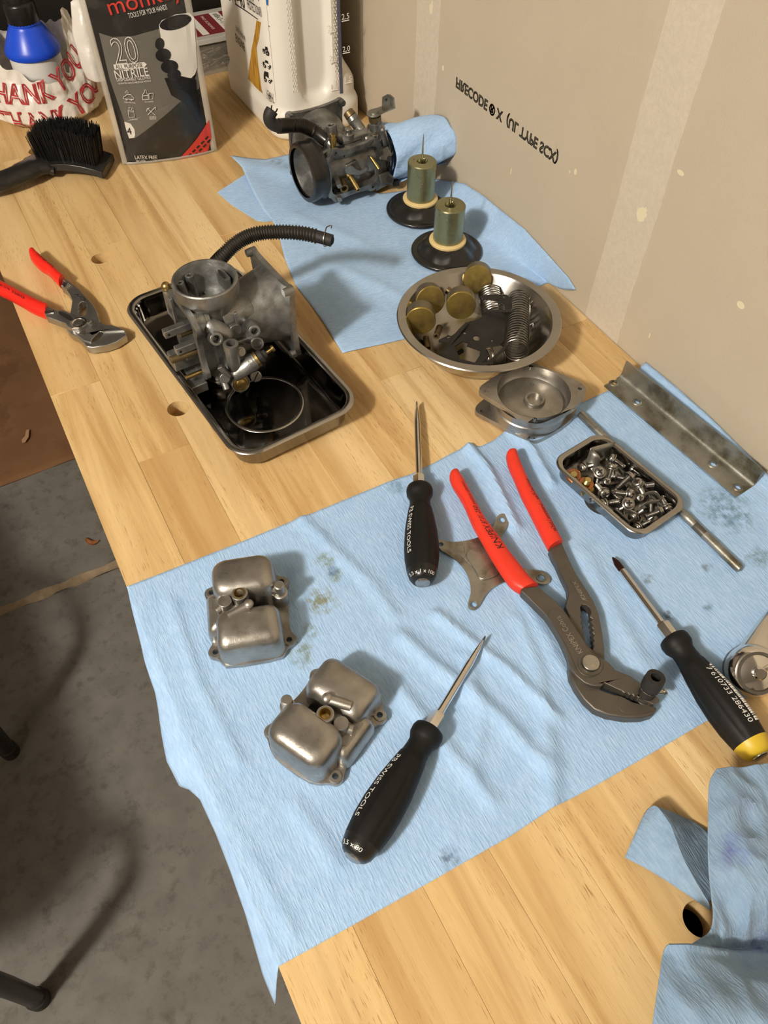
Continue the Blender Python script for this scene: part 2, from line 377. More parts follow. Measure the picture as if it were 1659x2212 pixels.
def tape(y0, y1, name):
    g = G(); a = []; b = []; a2 = []; b2 = []
    for i in range(140):
        z = -.2+i*.012; e0 = y0+rng.uniform(-.0006, .0006)+.0005*math.sin(z*40+y0*90); e1 = y1+rng.uniform(-.0006, .0006)+.0005*math.sin(z*33+1)
        a.append((XW-.0005, e0, z)); b.append((XW-.0005, e1, z)); a2.append((XW+.0005, e0-.0004, z)); b2.append((XW+.0005, e1+.0004, z))
    g.loft([a2, a, b, b2], False, False, False); return tag(g.build(name, M_TAPE, wall), 'pale joint tape with torn edges')
tape(.4116, .4611, 'joint_tape'); tape(.7722, .8194, 'joint_tape')
for (px_, py_, ry, rz_) in ((931, 13, .0035, .008), (1386, 459, .006, .0085)):
    p = atp(px_, py_, 0, XW-.0008); g = G(); g.add([(p.x+.0004*(k % 2), p.y+ry*math.cos(k*PI/9)*(1+.15*math.sin(3*k)), p.z+rz_*math.sin(k*PI/9)) for k in range(18)], [tuple(range(18))])
    g.build('filled_screw_spot', M_MUD, wall)
for (px_, py_, ry, rz_) in ((1104, 370, .0008, .004), (1231, 371, .001, .0015), (1243, 371, .002, .003), (1470, 373, .004, .002), (1600, 659, .004, .003), (957, 147, .002, .003), (1403, 725, .0008, .003)):
    p = atp(px_, py_, 0, XW-.0003); g = G(); g.add([(p.x, p.y+ry*math.cos(k*PI/5), p.z+rz_*math.sin(k*PI/5)) for k in range(10)], [tuple(range(10))])
    g.build('scuff', M_MUD, wall)
# grade stamp on the drywall: printed upside down as a mirror image
a0 = atp(985, 183, 0, XW); a1 = atp(1205, 347, 0, XW)
def stamp(x, y): return Vector((XW-.0003, a0.y-x, .1275-y))
wrap_text('FIRECODE \u00ae X  (UL TYPE SCX)', .0145, M_GREYINK, wall, stamp, 'stamped_lettering', width=a0.y-a1.y, outline=.034)
# ------------------------------------------------------------------ workbench
bench = thing('workbench', 'rubberwood butcher block workbench top with round dog holes along the wall', 'workbench', (.235, .54, -.86))
holes = [at(217, 558), at(385, 882), at(1512, 1985), at(79, 326)]
NS = 11; sw = (XR-XL)/NS
cut = None
def cutter(p):
    g = G(); g.cyl((p.x, p.y, -.06), (p.x, p.y, .02), .0098, n=32); o = g.build('cut', M_WOOD); return o
cutters = [cutter(p) for p in holes]
yb0, yb1 = -.28, 1.33
for i in range(NS):
    y = yb0; x0 = XL+i*sw
    cuts = [yb0]
    while cuts[-1] < yb1-.5: cuts.append(cuts[-1]+rng.uniform(.5, 1.1))
    cuts.append(yb1)
    for a, b in zip(cuts, cuts[1:]):
        g = G(); g.box((x0+sw/2, (a+b)/2, -.0125), (sw-.00012, b-a-.00012, .025))
        o = g.build('stave', M_WOOD, bench, world=True)
        for p, c in zip(holes, cutters):
            if x0-.011 < p.x < x0+sw+.011 and a-.011 < p.y < b+.011:
                md = o.modifiers.new('h', 'BOOLEAN'); md.object = c; md.operation = 'DIFFERENCE'; md.solver = 'EXACT'
        md = o.modifiers.new('bevel', 'BEVEL'); md.width = .00022; md.segments = 1; md.limit_method = 'ANGLE'
for o in cutters: o.parent = bench; o.location = -bench.location
bpy.context.view_layer.update(); dg = bpy.context.evaluated_depsgraph_get()
for o in list(bench.children):
    if any(md.type == 'BOOLEAN' for md in o.modifiers):
        me = bpy.data.meshes.new_from_object(o.evaluated_get(dg)); o.modifiers.clear(); o.data = me
        for pl_ in me.polygons: pl_.use_smooth = False
for o in cutters: bpy.data.objects.remove(o)
# recessed frame, steel drawer bodies and legs under the top
for nm, c, d in (('apron_rail', (.235, -.2, -.065), (.40, .02, .08)), ('apron_rail', (.235, 1.28, -.065), (.40, .02, .08)), ('apron_rail', (.03, .54, -.065), (.02, 1.46, .08)), ('apron_rail', (.45, .54, -.065), (.02, 1.46, .08))):
    g = G(); g.box(c, d); g.build(nm, M_WOOD, bench, world=True, bev=.001)
for k in range(3):
    g = G(); g.box((.235, .05+k*.47, -.12), (.38, .42, .10)); g.build('drawer', M_DARKGREY, bench, world=True, bev=.002)
for x in (.05, .43):
    for y in (-.19, 1.27):
        g = G(); g.box((x, y, -.4425), (.06, .06, .835)); g.build('leg', M_WOOD, bench, world=True, bev=.002)
for y in (-.19, 1.27):
    g = G(); g.box((.24, y, -.70), (.32, .03, .06)); g.build('stretcher', M_WOOD, bench, world=True, bev=.001)
g = G(); g.box((.24, .54, -.70), (.03, 1.43, .06)); g.build('stretcher', M_WOOD, bench, world=True, bev=.001)
# ------------------------------------------------------------------ floor things
def card_z(x, y): return ZF+.003+.004*noise.noise(Vector((x*3, y*3, 0)))
card = thing('cardboard_sheet', 'brown flattened cardboard sheet lying on the concrete beside the workbench', 'cardboard', (-.45, 1.8, ZF))
g = G()
def cf(u, v):
    x = lerp(-1.15, -.02, u); y = lerp(1.385+.004*math.sin(u*7)+.012*(u-.8), 2.35, v); z = ZF+.0045+.0025*math.sin(x*6+y*4)*math.sin(y*5)
    for yc in (1.62, 2.05): z += .002*math.exp(-((y-yc)/.012)**2)
    z -= .0022*math.exp(-((x+.12)/.01)**2); return Vector((x, y, z))
g.grid(cf, 60, 50); g.build('sheet', M_CARD, card, world=True, solid=.003)
def scrap(pts, z, m, nm, par=None):
    q = [at(x, y, z) for x, y in pts]; g = G(); g.prism([(p.x, p.y) for p in q], z-.0004, z+.0006); return g.build(nm, m, par, world=par is not None)
scrap([(57, 929), (63, 928), (62, 944), (55, 955), (48, 957), (47, 950), (54, 942)], ZF+.0085, M_CARD2, 'torn_patch', card)
lf = thing('leaf_scrap', 'small curled orange brown leaf scrap on the bare concrete', 'leaf', at(195, 1172, ZF))
g = G(); pp = [at(x, y, ZF+h) for x, y, h in ((184, 1166, .002), (190, 1172, .006), (200, 1175, .003), (213, 1171, .001))]; wd_ = [.002, .007, .005, .0008]
rows = [[p+Vector((0, -w, .003)), p, p+Vector((.003, w, .004))] for p, w in zip(spline(pp, 4), [interp([(0, wd_[0]), (.35, wd_[1]), (.7, wd_[2]), (1, wd_[3])], i/12) for i in range(13)])]
g.loft(rows, False, False, False); g.build('blade', M_LEAF, lf, world=True, solid=.0006)
stool = thing('shop_stool', 'black tubular stool leg ends standing on the concrete at the left edge', 'stool', (-.62, .55, ZF))
f1 = at(88, 2160, ZF); f2 = at(25, 1626, ZF)
sx0, sx1, sy0, sy1 = -1.08, -.555, .275, .93
for (fx, fy, tx, ty) in ((f1.x, f1.y, -.53, .36), (f2.x, f2.y, -.53, .80), (-1.12, f1.y, -.95, .36), (-1.12, f2.y, -.95, .80)):
    g = G(); g.tube(spline([(fx, fy, ZF+.012), (fx, fy, -.55), (fx+(tx-fx)*.5, fy+(ty-fy)*.5, -.36), (tx, ty, -.28)], 6), .0135, 14)
    leg = g.build('leg', M_TUBE, stool, world=True)
    g = G(); g.lathe([(.0, 0), (.0145, 0), (.0155, .004), (.0155, .024), (.0135, .026), (.0, .026)], (fx, fy, ZF)); g.build('foot_cap', M_RUBM, leg, world=False) if False else g.build('foot_cap', M_RUBM, stool, world=True)
g = G(); g.prism(rrect(sx1-sx0, sy1-sy0, .07, 6, (sx0+sx1)/2, (sy0+sy1)/2), -.28, -.20); g.build('seat', M_RUBM, stool, world=True, bev=.012)  # unseen seat, sized and placed for the shadow it throws on the floor
# ------------------------------------------------------------------ far end of the bench
cab = thing('storage_cabinet', 'tall black storage cabinet in the dark behind the far end of the bench', 'cabinet', (.235, 1.52, ZF))
g = G(); g.box((.235, 1.53, .12), (.49, .30, 1.96)); g.build('carcass', M_CABINET, cab, world=True, bev=.004)
for sx in (-1, 1):
    g = G(); g.box((.235+sx*.12, 1.373, .12), (.236, .014, 1.92)); d = g.build('door', M_CABINET, cab, world=True, bev=.002)
    g = G(); g.tube([(.235+sx*.03, 1.366, .05), (.235+sx*.03, 1.345, .055), (.235+sx*.03, 1.345, .165), (.235+sx*.03, 1.366, .17)], .004, 8); g.build('handle', M_DARKGREY, d, world=False)
wb = thing('wood_offcut', 'pale wood offcut lying behind the blue capped bottle', 'wood', (.10, 1.29, 0))
g = G(); g.prism([(-.03, 1.272), (.175, 1.272), (.205, 1.30), (.195, 1.318), (-.03, 1.318)], 0.0002, .035); g.build('board', M_WOOD, wb, world=True, bev=.0015)
# ------------------------------------------------------------------ blue shop towels
def poly_at(pts, t):
    P = [Vector(p) for p in pts]; ds = [0]
    for a, b in zip(P, P[1:]): ds.append(ds[-1]+(b-a).length)
    s = t*ds[-1]
    for i in range(len(P)-1):
        if s <= ds[i+1]+1e-9: return P[i].lerp(P[i+1], (s-ds[i])/max(1e-9, ds[i+1]-ds[i]))
    return P[-1]
def coons(Tp, Bt, Lf, Rt):
    c00, c10, c01, c11 = poly_at(Tp, 0), poly_at(Tp, 1), poly_at(Bt, 0), poly_at(Bt, 1)
    def fn(u, v):
        return (poly_at(Tp, u)*(1-v)+poly_at(Bt, u)*v)+(poly_at(Lf, v)*(1-u)+poly_at(Rt, v)*u)-(c00*(1-u)*(1-v)+c10*u*(1-v)+c01*(1-u)*v+c11*u*v)
    return fn
def seg_d(p, a, b):
    ab = b-a; t = max(0, min(1, (p-a).dot(ab)/max(1e-9, ab.dot(ab)))); return (p-a-ab*t).length
def ridges(defs):
    R = [([at(*q).to_2d() for q in pts], h, w) for pts, h, w in defs]
    def fn(x, y):
        p = Vector((x, y)); z = 0
        for pts, h, w in R:
            d = min(seg_d(p, a, b) for a, b in zip(pts, pts[1:]))
            if d < 3*w: z += h*math.exp(-(d/w)**2)
        return z
    return fn
px2 = lambda pts, z=0: [at(x, y, z) for x, y in pts]
rg = ridges([(((1012, 968), (1052, 1015), (1085, 1080), (1112, 1140)), .0055, .0045), (((872, 1378), (940, 1440), (1010, 1490), (1090, 1560), (1170, 1650)), .0042, .0058), (((862, 1490), (960, 1610), (1060, 1730)), .0032, .0055), (((945, 1330), (1020, 1390), (1100, 1450), (1200, 1550)), .0038, .0045), (((1105, 930), (1150, 975), (1190, 1045)), .0045, .0045), (((350, 1530), (425, 1690), (505, 1880), (562, 2030)), .003, .0045), (((450, 1700), (560, 1890), (630, 2020)), .0024, .0048), (((650, 1120), (720, 1190), (800, 1260), (850, 1330)), .0024, .0055), (((1180, 1590), (1195, 1660), (1190, 1740)), .0038, .0065), (((1260, 1190), (1330, 1330), (1385, 1430)), .0018, .006), (((640, 1740), (720, 1860)), .0018, .006), (((1360, 830), (1480, 940), (1659, 1100)), .002, .007), (((1060, 1180), (1150, 1330), (1215, 1450)), .0022, .005), (((700, 1160), (640, 1250), (650, 1330)), .0016, .005), (((1010, 1420), (1040, 1560), (1020, 1680)), .0024, .005), (((370, 1300), (430, 1480), (520, 1650)), .0018, .005), (((1120, 1340), (1160, 1440), (1180, 1560)), .0022, .005)])
GAP = .0007
st = [(at(705, 1215), .010, (.17, .21, .12), .8), (at(722, 1245), .009, (.17, .21, .12), .75), (at(690, 1300), .014, (.20, .20, .07), .85), (at(655, 1412), .012, (.15, .19, .12), .75), (at(668, 1365), .008, (.15, .19, .12), .7), (at(1565, 1100), .026, (.09, .19, .26), .75), (at(1585, 1010), .012, (.12, .22, .29), .7), (at(1640, 1205), .012, (.10, .17, .17), .75), (at(1400, 1255), .007, (.13, .17, .18), .7), (at(975, 1855), .008, (.06, .09, .15), .7), (at(1525, 1225), .006, (.1, .13, .15), .7), (at(1525, 1310), .005, (.04, .05, .06), .8), (at(1440, 1330), .006, (.04, .05, .06), .8), (at(855, 1050), .01, (.12, .22, .32), .6), (at(720, 1235), .006, (.05, .16, .45), .5)]
tow = tag(bpy.data.objects.new('shop_towel', None), 'large blue shop towel spread under the red pliers and float bowls', 'shop towel'); C.objects.link(tow); tow.location = (.235, .22, 0)
Tp = px2([(275, 1268), (480, 1188), (640, 1124), (840, 1041), (890, 1025), (941, 999), (982, 977), (1015, 963), (1037, 966), (1068, 951), (1096, 928), (1160, 905), (1259, 870), (1317, 843), (1399, 793)])
Bt = px2([(602, 2088), (900, 1922), (1100, 1808), (1185, 1752), (1300, 1690), (1530, 1556), (1640, 1492), (1745, 1440)])
Tp[-1] = Vector((.4895, Tp[-1].y, .008)); Rt = [Tp[-1], Vector((.4892, .34, .010)), Vector((.4893, .29, .011)), Vector((.4890, .20, .006)), Vector((.487, .12, .002)), Vector((.487, .072, 0))]; Bt[-1] = Rt[-1]
Lf = px2([(275, 1268), (602, 2088)])
Lf[0].x = Lf[1].x = XL; Tp[0] = Lf[0]; Bt[0] = Lf[1]
cf_ = coons(Tp, Bt, Lf, Rt)
outer = [(0, 275, 1270, -.001), (.1, 292, 1345, -.005), (.2, 311, 1425, -.007), (.32, 334, 1495, -.009), (.45, 350, 1590, -.012), (.5, 360, 1645, -.014), (.56, 386, 1697, -.02), (.6, 408, 1706, -.02), (.64, 432, 1728, -.014), (.72, 465, 1800, -.012), (.8, 498, 1885, -.012), (.88, 530, 1975, -.014), (.94, 552, 2055, -.02), (.97, 568, 2110, -.028), (1, 594, 2172, -.04)]
OP = [(t, at(x, y, z)) for t, x, y, z in outer]
def outp(v):
    for (a, pa), (b, pb) in zip(OP, OP[1:]):
        if v <= b+1e-9: return pa.lerp(pb, (v-a)/(b-a))
NUo, NU, NV = 8, 190, 120
def towf(u, v):
    k = u*(NU+NUo)
    if k < NUo:
        s = 1-k/NUo; e = cf_(0, v); o = outp(v); p = e.lerp(o, s); p.z = GAP+(o.z-GAP)*s**1.3+.0015*math.sin(v*31)*s
        return p
    u2 = (k-NUo)/NU; p = cf_(u2, v)
    w = min(1, u2*25)
    p.z = max(p.z, 0)*sstep(.955, 1, u2)+GAP+w*max(0, rg(p.x, p.y)+.0006*(noise.noise(Vector((p.x*30, p.y*12, 1)))+.2)+.0002*noise.noise(Vector((p.x*160, p.y*40, 3))))
    return p
g = G(); g.grid(towf, NU+NUo, NV); g.build('sheet', towel_mat('towel_main', st, org=(.235, .22, 0)), tow, world=True, solid=.0005)
# towel under the second carburettor and the slides
tb = tag(bpy.data.objects.new('shop_towel', None), 'blue shop towel against the wall under the two brass needle slides', 'shop towel'); C.objects.link(tb); tb.location = (.36, .66, 0)
Tp = px2([(500, 345), (535, 345), (575, 346), (640, 331), (700, 352), (760, 398), (820, 421), (880, 413), (945, 388)])
Rt = [at(945, 388)]+[Vector((.4888, y, z)) for y, z in ((.735, .008), (.6959, .024), (.6577, .029), (.6205, .030), (.5767, .032), (.5334, .027), (.496, .022), (.4821, .0165))]
Bt = px2([(740, 764), (870, 735), (1000, 688), (1120, 640), (1182, 612)])+[Rt[-1]]
Lf = px2([(500, 345), (524, 371), (545, 415), (568, 455), (590, 480), (606, 522), (615, 560), (640, 620), (672, 660), (700, 700), (740, 764)])
cb = coons(Tp, Bt, Lf, Rt)
rg2 = ridges([(((680, 560), (780, 600), (860, 640)), .002, .008), (((640, 470), (760, 520), (840, 560)), .0015, .010), (((1000, 560), (1080, 590)), .002, .01), (((540, 360), (640, 380)), .003, .012)])
def tbf(u, v):
    p = cb(u, v); lift = max(0, sstep(.70, 1, u)-0)*1.0
    zz = max(0, p.z); zz = zz*(max(0, (u-.62)/.38)**2.2) if u > .62 else 0
    fl = .0045*math.exp(-(u/.06)**2)*sstep(.34, .05, v)
    p.z = zz+.0008+max(0, rg2(p.x, p.y)+.0010*(noise.noise(Vector((p.x*22, p.y*18, 7)))+.35))+fl; return p
g = G(); g.grid(tbf, 90, 70); g.build('sheet', towel_mat('towel_back', [(at(600, 352), .012, (.1, .14, .19), .6), (at(625, 362), .01, (.13, .17, .22), .5), (at(655, 415), .006, (.08, .1, .13), .5)], axis=0, col=(.36, .545, .81), org=(.36, .66, 0)), tb, world=True, solid=.0005)
q = px2([(530, 378), (470, 417), (500, 443), (555, 478), (575, 480), (598, 476), (585, 440), (560, 400)])
g = G(); g.prism([(p.x, p.y) for p in q], .0003, .0011); g.build('folded_corner', towel_mat('towel_fold', axis=0, col=(.36, .56, .86)), tb, world=True)
# curled towel leaning on the wall behind the carburettor
tr = tag(bpy.data.objects.new('shop_towel', None), 'rolled blue shop towel lying against the wall behind the far carburettor', 'shop towel'); C.objects.link(tr); tr.location = (.43, .755, 0)
def rolf(u, v):
    x = lerp(.4255, .4885, v)
    a = lerp(-1.9, 5.6, u); R = lerp(.0335, .0255, v)-.0007*a+.0018*math.sin(3*a+5*v)+.0008*math.sin(7*a+v*9)
    cy = lerp(.776, .745, v); cz = lerp(.0385, .055, v)
    return Vector((x-(.003*math.cos(a) if v > .9 else 0), cy+R*math.cos(a), cz+R*math.sin(a)))
g = G(); g.grid(rolf, 90, 26); g.build('sheet', towel_mat('towel_roll', axis=0, col=(.36, .545, .82)), tr, world=True, solid=.0006)
# crumpled towel close to the camera
tcz = tag(bpy.data.objects.new('shop_towel', None), 'crumpled blue shop towel heaped over a dog hole at the lower right', 'shop towel'); C.objects.link(tcz); tcz.location = (.29, .0, 0)
A = [(1548, 1660, .045), (1533, 1690, .046), (1530, 1760, .046), (1530, 1860, .044), (1536, 1930, .043), (1541, 1975, .043), (1534, 2012, .043), (1502, 2035, .044), (1470, 2047, .047), (1440, 2041, .052), (1431, 2066, .056), (1422, 2130, .060), (1408, 2225, .060), (1395, 2330, .05), (1385, 2420, .02)]
Bq = [(1800, 1640, .03), (1800, 1680, .035), (1800, 1740, .04), (1800, 1820, .04), (1800, 1880, .038), (1800, 1920, .03), (1800, 1960, .02), (1800, 2000, .012), (1800, 2030, .01), (1800, 2060, .014), (1800, 2100, .03), (1800, 2160, .05), (1800, 2240, .06), (1800, 2330, .05), (1800, 2420, .02)]
LA = spline([at(*p) for p in A], 6); LB = spline([at(*p) for p in Bq], 6)
def cruf(u, v):
    k = min(len(LA)-1, v*(len(LA)-1)); i = int(min(k, len(LA)-2)); f_ = k-i
    a = LA[i].lerp(LA[i+1], f_); b = LB[i].lerp(LB[i+1], f_); p = a.lerp(b, u); w = sstep(0, .12, u)
    z = p.z+w*.010*noise.noise(Vector((p.x*28, p.y*26, 4)))+w*.004*(.5-abs(noise.noise(Vector((p.x*60, p.y*45, 9)))))*2
    z -= w*.016*sstep(.30, .62, v)*sstep(.78, .55, v)*sstep(.12, .55, u)
    if v > .63: z += .006*math.exp(-((v-.66)/.03)**2)*sstep(1, .2, u)
    z = lerp(z, min(z, .0015), sstep(.86, 1.0, u)*1.0)
    return Vector((p.x, p.y, max(.0012, z)))
stc = [(at(1590, 1838, .045), .011, (.13, .16, .42), .75), (at(1562, 1868, .045), .006, (.16, .2, .4), .6), (at(1605, 1740, .045), .010, (.22, .3, .52), .5), (at(1655, 2055, .02), .012, (.06, .09, .3), .8), (at(1590, 1660, .045), .006, (.2, .26, .45), .5)]
g = G(); g.grid(cruf, 70, 110); g.build('sheet', towel_mat('towel_crumple', stc, col=(.215, .325, .47), org=(.29, 0, 0)), tcz, world=True, solid=.0006)  # darker blue than the other towels: grime plus this corner's soft shadow in the colour
F = [[(1350, 1852, .003), (1372, 1800, .005), (1395, 1752, .008), (1412, 1740, .014)], [(1388, 1872, .004), (1400, 1815, .010), (1418, 1765, .016), (1424, 1747, .018)], [(1430, 1897, .006), (1440, 1850, .013), (1448, 1812, .018), (1452, 1790, .020)], [(1480, 1930, .008), (1480, 1900, .014), (1478, 1872, .019), (1478, 1858, .021)], [(1535, 1968, .010), (1534, 1962, .014), (1532, 1958, .018), (1530, 1950, .020)]]
left = [[at(*p) for p in r] for r in F]
F2 = [[(1412, 1740, .014), (1425, 1745, .010), (1432, 1748, .006)], [(1424, 1747, .018), (1450, 1755, .010), (1470, 1762, .004)], [(1452, 1790, .020), (1485, 1785, .010), (1512, 1782, .003)], [(1478, 1858, .021), (1520, 1840, .010), (1550, 1830, .004)], [(1530, 1950, .020), (1550, 1930, .012), (1570, 1920, .006)]]
right = [[at(*p) for p in r] for r in F2]
rows = []
for a, b in zip(left, right):
    rows.append(spline(a, 5)+spline(b, 5)[1:])
cols = list(zip(*rows)); rows2 = [spline(list(c), 6) for c in cols]
g = G(); rr = list(zip(*rows2))
def jit(p, i, j): 
    e = 0 if j == 0 else 1
    return Vector((p.x, p.y, max(.0012, p.z+e*.0016*noise.noise(Vector((p.x*120, p.y*90, 2))))))
g.loft([[jit(p, i, j) for j, p in enumerate(r)] for i, r in enumerate(rr)], False, False, False)
g.build('folded_flap', towel_mat('towel_flap', [(at(1490, 1790, .01), .02, (.13, .2, .3), .6), (at(1500, 1840, .012), .02, (.16, .23, .33), .5)], col=(.235, .36, .525), org=(.29, 0, 0)), tcz, world=True, solid=.0006)  # flap colour takes in the same shade; dark patches deepen its right half
# ------------------------------------------------------------------ screwdrivers
HP = [(0, .0062), (.0012, .0082), (.004, .0102), (.010, .0118), (.022, .0134), (.034, .0137), (.048, .0129), (.062, .0110), (.0715, .0094), (.0722, .0088), (.078, .0083), (.082, .0084), (.0845, .0096), (.0865, .0106), (.091, .0109), (.0935, .0102), (.0945, .0086)]
def hr(x): return interp(HP, x)
def groove(x, a): 
    g_ = sstep(.008, .016, x)*sstep(.0718, .066, x)
    return 1-.075*g_*max(0, math.cos(6*a+PI))**4
def screwdriver(label, tip, butt, blade, sr=.0029, hexr=.0053, texts=None, endcol=None):
    p0 = at(*butt, .0150); p1 = at(*tip, .0062); d = p1-p0; L = d.length
    x = d.normalized(); y = Vector((0, 0, 1)).cross(x).normalized(); z = x.cross(y)
    t = thing('screwdriver', label, 'screwdriver')
    t.matrix_basis = Matrix(((x.x, y.x, z.x, p0.x), (x.y, y.y, z.y, p0.y), (x.z, y.z, z.z, p0.z), (0, 0, 0, 1)))
    g = G(); n = 60
    xs = [0, .0006, .0012, .0025, .004, .007, .010, .014, .018, .022, .028, .034, .041, .048, .055, .062, .067, .0715, .0722, .078, .082, .0845, .0865, .089, .091, .0935, .0945]
    off = PI/6
    rings = [[(a, hr(a)*groove(a, 2*PI*k/n+off)*math.cos(2*PI*k/n), hr(a)*groove(a, 2*PI*k/n+off)*math.sin(2*PI*k/n)) for k in range(n)] for a in xs]
    g.loft(rings[2:]); h = g.build('handle', M_HANDLE, t, ang=50)
    g = G(); g.loft([[(a-.0001, q[1]*1.004, q[2]*1.004) for q in r] for a, r in zip(xs[:7], rings[:7])]); g.build('end_cap', endcol or M_HANDG, t)
    g = G(); g.lathe([(1e-4, -.0016), (.0045, -.0014), (.0056, -.0006), (.0058, .001)], (0, 0, 0), (1, 0, 0), 24); g.build('strike_disc', M_STEEL, t)
    hx = .0945; g = G()
    rr = [(hexr*.93, hx-.002), (hexr, hx+.001), (hexr, hx+.0115), (hexr*.9, hx+.0125), (sr*1.35, hx+.0127), (sr*1.1, hx+.0165)]
    g.loft([[(a, r*math.cos(PI/3*k+.3), r*math.sin(PI/3*k+.3)) for k in range(6)] for r, a in rr[:4]]); g.build('hex_bolster', M_CHROME, t, ang=20)
    g = G()
    if blade == 'flat':
        ring = lambda a, wy, wz: [(a, wy*math.cos(2*PI*k/20), wz*math.sin(2*PI*k/20)) for k in range(20)]
        g.loft([ring(hx+.011, sr*1.25, sr*1.25), ring(hx+.0155, sr, sr), ring(L-.024, sr, sr), ring(L-.012, sr*.72, sr*1.06), ring(L-.004, sr*.34, sr*1.0), ring(L, sr*.2, sr*.94)])
        g.build('blade', M_CHROME, t)
        g = G(); g.loft([ring(L-.0035, sr*.36, sr*1.03), ring(L+.0002, sr*.22, sr*.97)]); g.build('tip', M_DARKST, t)
    else:
        g.lathe([(sr*1.25, hx+.011), (sr, hx+.0155), (sr, L-.0135)], (0, 0, 0), (1, 0, 0), 20, cap0=True, cap1=True); g.build('blade', M_CHROME, t)
        g = G(); rg_ = []
        for a, r, f in ((L-.0136, sr*.98, 0), (L-.007, sr*.95, 0), (L-.0055, sr*.9, .15), (L-.002, sr*.5, .35), (L, sr*.22, .3)):
            rg_.append([(a, r*(1-f*(.5+.5*math.cos(4*2*PI*k/32)))*math.cos(2*PI*k/32), r*(1-f*(.5+.5*math.cos(4*2*PI*k/32)))*math.sin(2*PI*k/32)) for k in range(32)])
        g.loft(rg_); g.build('phillips_tip', mat('burnt_tip', (.05, .018, .014), .4, .8), t)
    for body, kind, prm in (texts or []):
        if kind == 'flank':
            x0, ph, size, wid = prm
            def fn(u, v):
                a = x0-u; r = hr(a)*1.0+.0003; f = ph+v/r; return (a, r*math.cos(f)*groove(a, f+off), r*math.sin(f)*groove(a, f+off))
        elif kind == 'right':
            x0, ph, size, wid = prm
            def fn(u, v):
                a = x0-u; r = hr(a)+.0003; f = ph+v/r; return (a, r*math.cos(f)*groove(a, f+off), r*math.sin(f)*groove(a, f+off))
        else:
            x0, ph, size, wid = prm
            def fn(u, v):
                a = x0+v*.8; r = hr(a)+.0004; f = ph+u/.0088; return (a-.0002, r*math.cos(f), r*math.sin(f))
        wrap_text(body, size, M_WHITEINK, h, fn, width=wid)
    return t, h
screwdriver('black fluted screwdriver lying on the bare wood edge, blade pointing to the round cover', (900, 872), (913, 1258), 'flat', .0029, .0053,
    [('PB SWISS TOOLS', 'flank', (.068, .62, .0052, .047)), ('5.5 x 1 x 100', 'butt', (.0026, .35, .0042, .019))])
screwdriver('black fluted flat screwdriver lowest on the towel, beside the tilted float bowl', (1047, 1378), (762, 1852), 'flat', .0028, .0053,
    [('PB SWISS TOOLS', 'flank', (.066, .62, .0052, .047)), ('3.5 x 80', 'butt', (.0026, .55, .0042, .0125))])
t3, h3 = screwdriver('black fluted screwdriver with dark cross tip and yellow end, right of the red pliers', (1323, 1204), (1642, 1633), 'ph', .0027, .0053,
    [('7 610733 286430', 'right', (.062, 1.60, .0058, .044))], endcol=M_YELLOW)
g = G(); xb = .064; rngb = random.Random(5)
while xb > .019:
    w_ = rngb.choice([.0006, .0009, .0013, .0018])
    def sp(a, f): r = hr(a)+.0003; return (a, r*math.cos(f)*groove(a, f+PI/6), r*math.sin(f)*groove(a, f+PI/6))
    fs = [2.15+.07*k for k in range(11)]
    g.loft([[sp(xb, f) for f in fs], [sp(xb-w_, f) for f in fs]], False, False, False)
    xb -= w_+rngb.choice([.0003, .0005, .0008])
g.build('barcode', M_WHITEINK, h3)
# ------------------------------------------------------------------ flat work traced at its own height
def plate(name, pts, z0, z1, m, parent, holes=(), bev=.0006, ch=1, ang=38):
    q = [(at(x, y, z1).x, at(x, y, z1).y) for x, y in pts]
    if ch: q = chaikin(q, ch)
    hs = [[(at(x, y, z1).x, at(x, y, z1).y) for x, y in h] for h in holes]
    g = G(); g.prism(q, z0, z1, hs); return g.build(name, m, parent, bev=bev, world=True, ang=ang)
def ell(cx, cy, a, b=None, n=14): return [(cx+a*math.cos(2*PI*k/n), cy+(b or a)*math.sin(2*PI*k/n)) for k in range(n)]
def whole(pt, r, z, n=14):
    c = at(pt[0], pt[1], z); return [(c.x+r*math.cos(2*PI*k/n), c.y+r*math.sin(2*PI*k/n)) for k in range(n)]
def grip(name, Lp, Rp, tip, zc, hz, m, parent, bulge=1.0, zend=None):
    A = [at(x, y, zc) for x, y in Lp]; B = [at(x, y, zc) for x, y in Rp]; T = at(tip[0], tip[1], zc)
    A = spline(A, 4); B = spline(B, 4); n = 22; rings = []
    c0 = (A[0]+B[0])/2; w0 = (A[0]-B[0]).length/2; dirT = (T-c0)
    wv = (A[0]-B[0]).normalized()
    def ring(c, w, wv, h): return [c+wv*(w*math.copysign(abs(math.cos(2*PI*k/n))**.85, math.cos(2*PI*k/n)))+Vector((0, 0, h*math.copysign(abs(math.sin(2*PI*k/n))**.85, math.sin(2*PI*k/n)))) for k in range(n)]
    for f in (.02, .35, .62, .82, .95): 
        s = f; rings.append(ring(T.lerp(c0, 1-math.sqrt(max(0, 1-s*s))) if False else T+(-dirT)*(1-math.sqrt(1-s*s)), w0*s, wv, hz*s))
    for i, (a, b) in enumerate(zip(A, B)):
        c = (a+b)/2; w = (a-b).length/2; rings.append(ring(c, w, (a-b).normalized(), hz))
    g = G(); g.loft(rings); return g.build(name, m, parent, world=True, ang=60), A, B
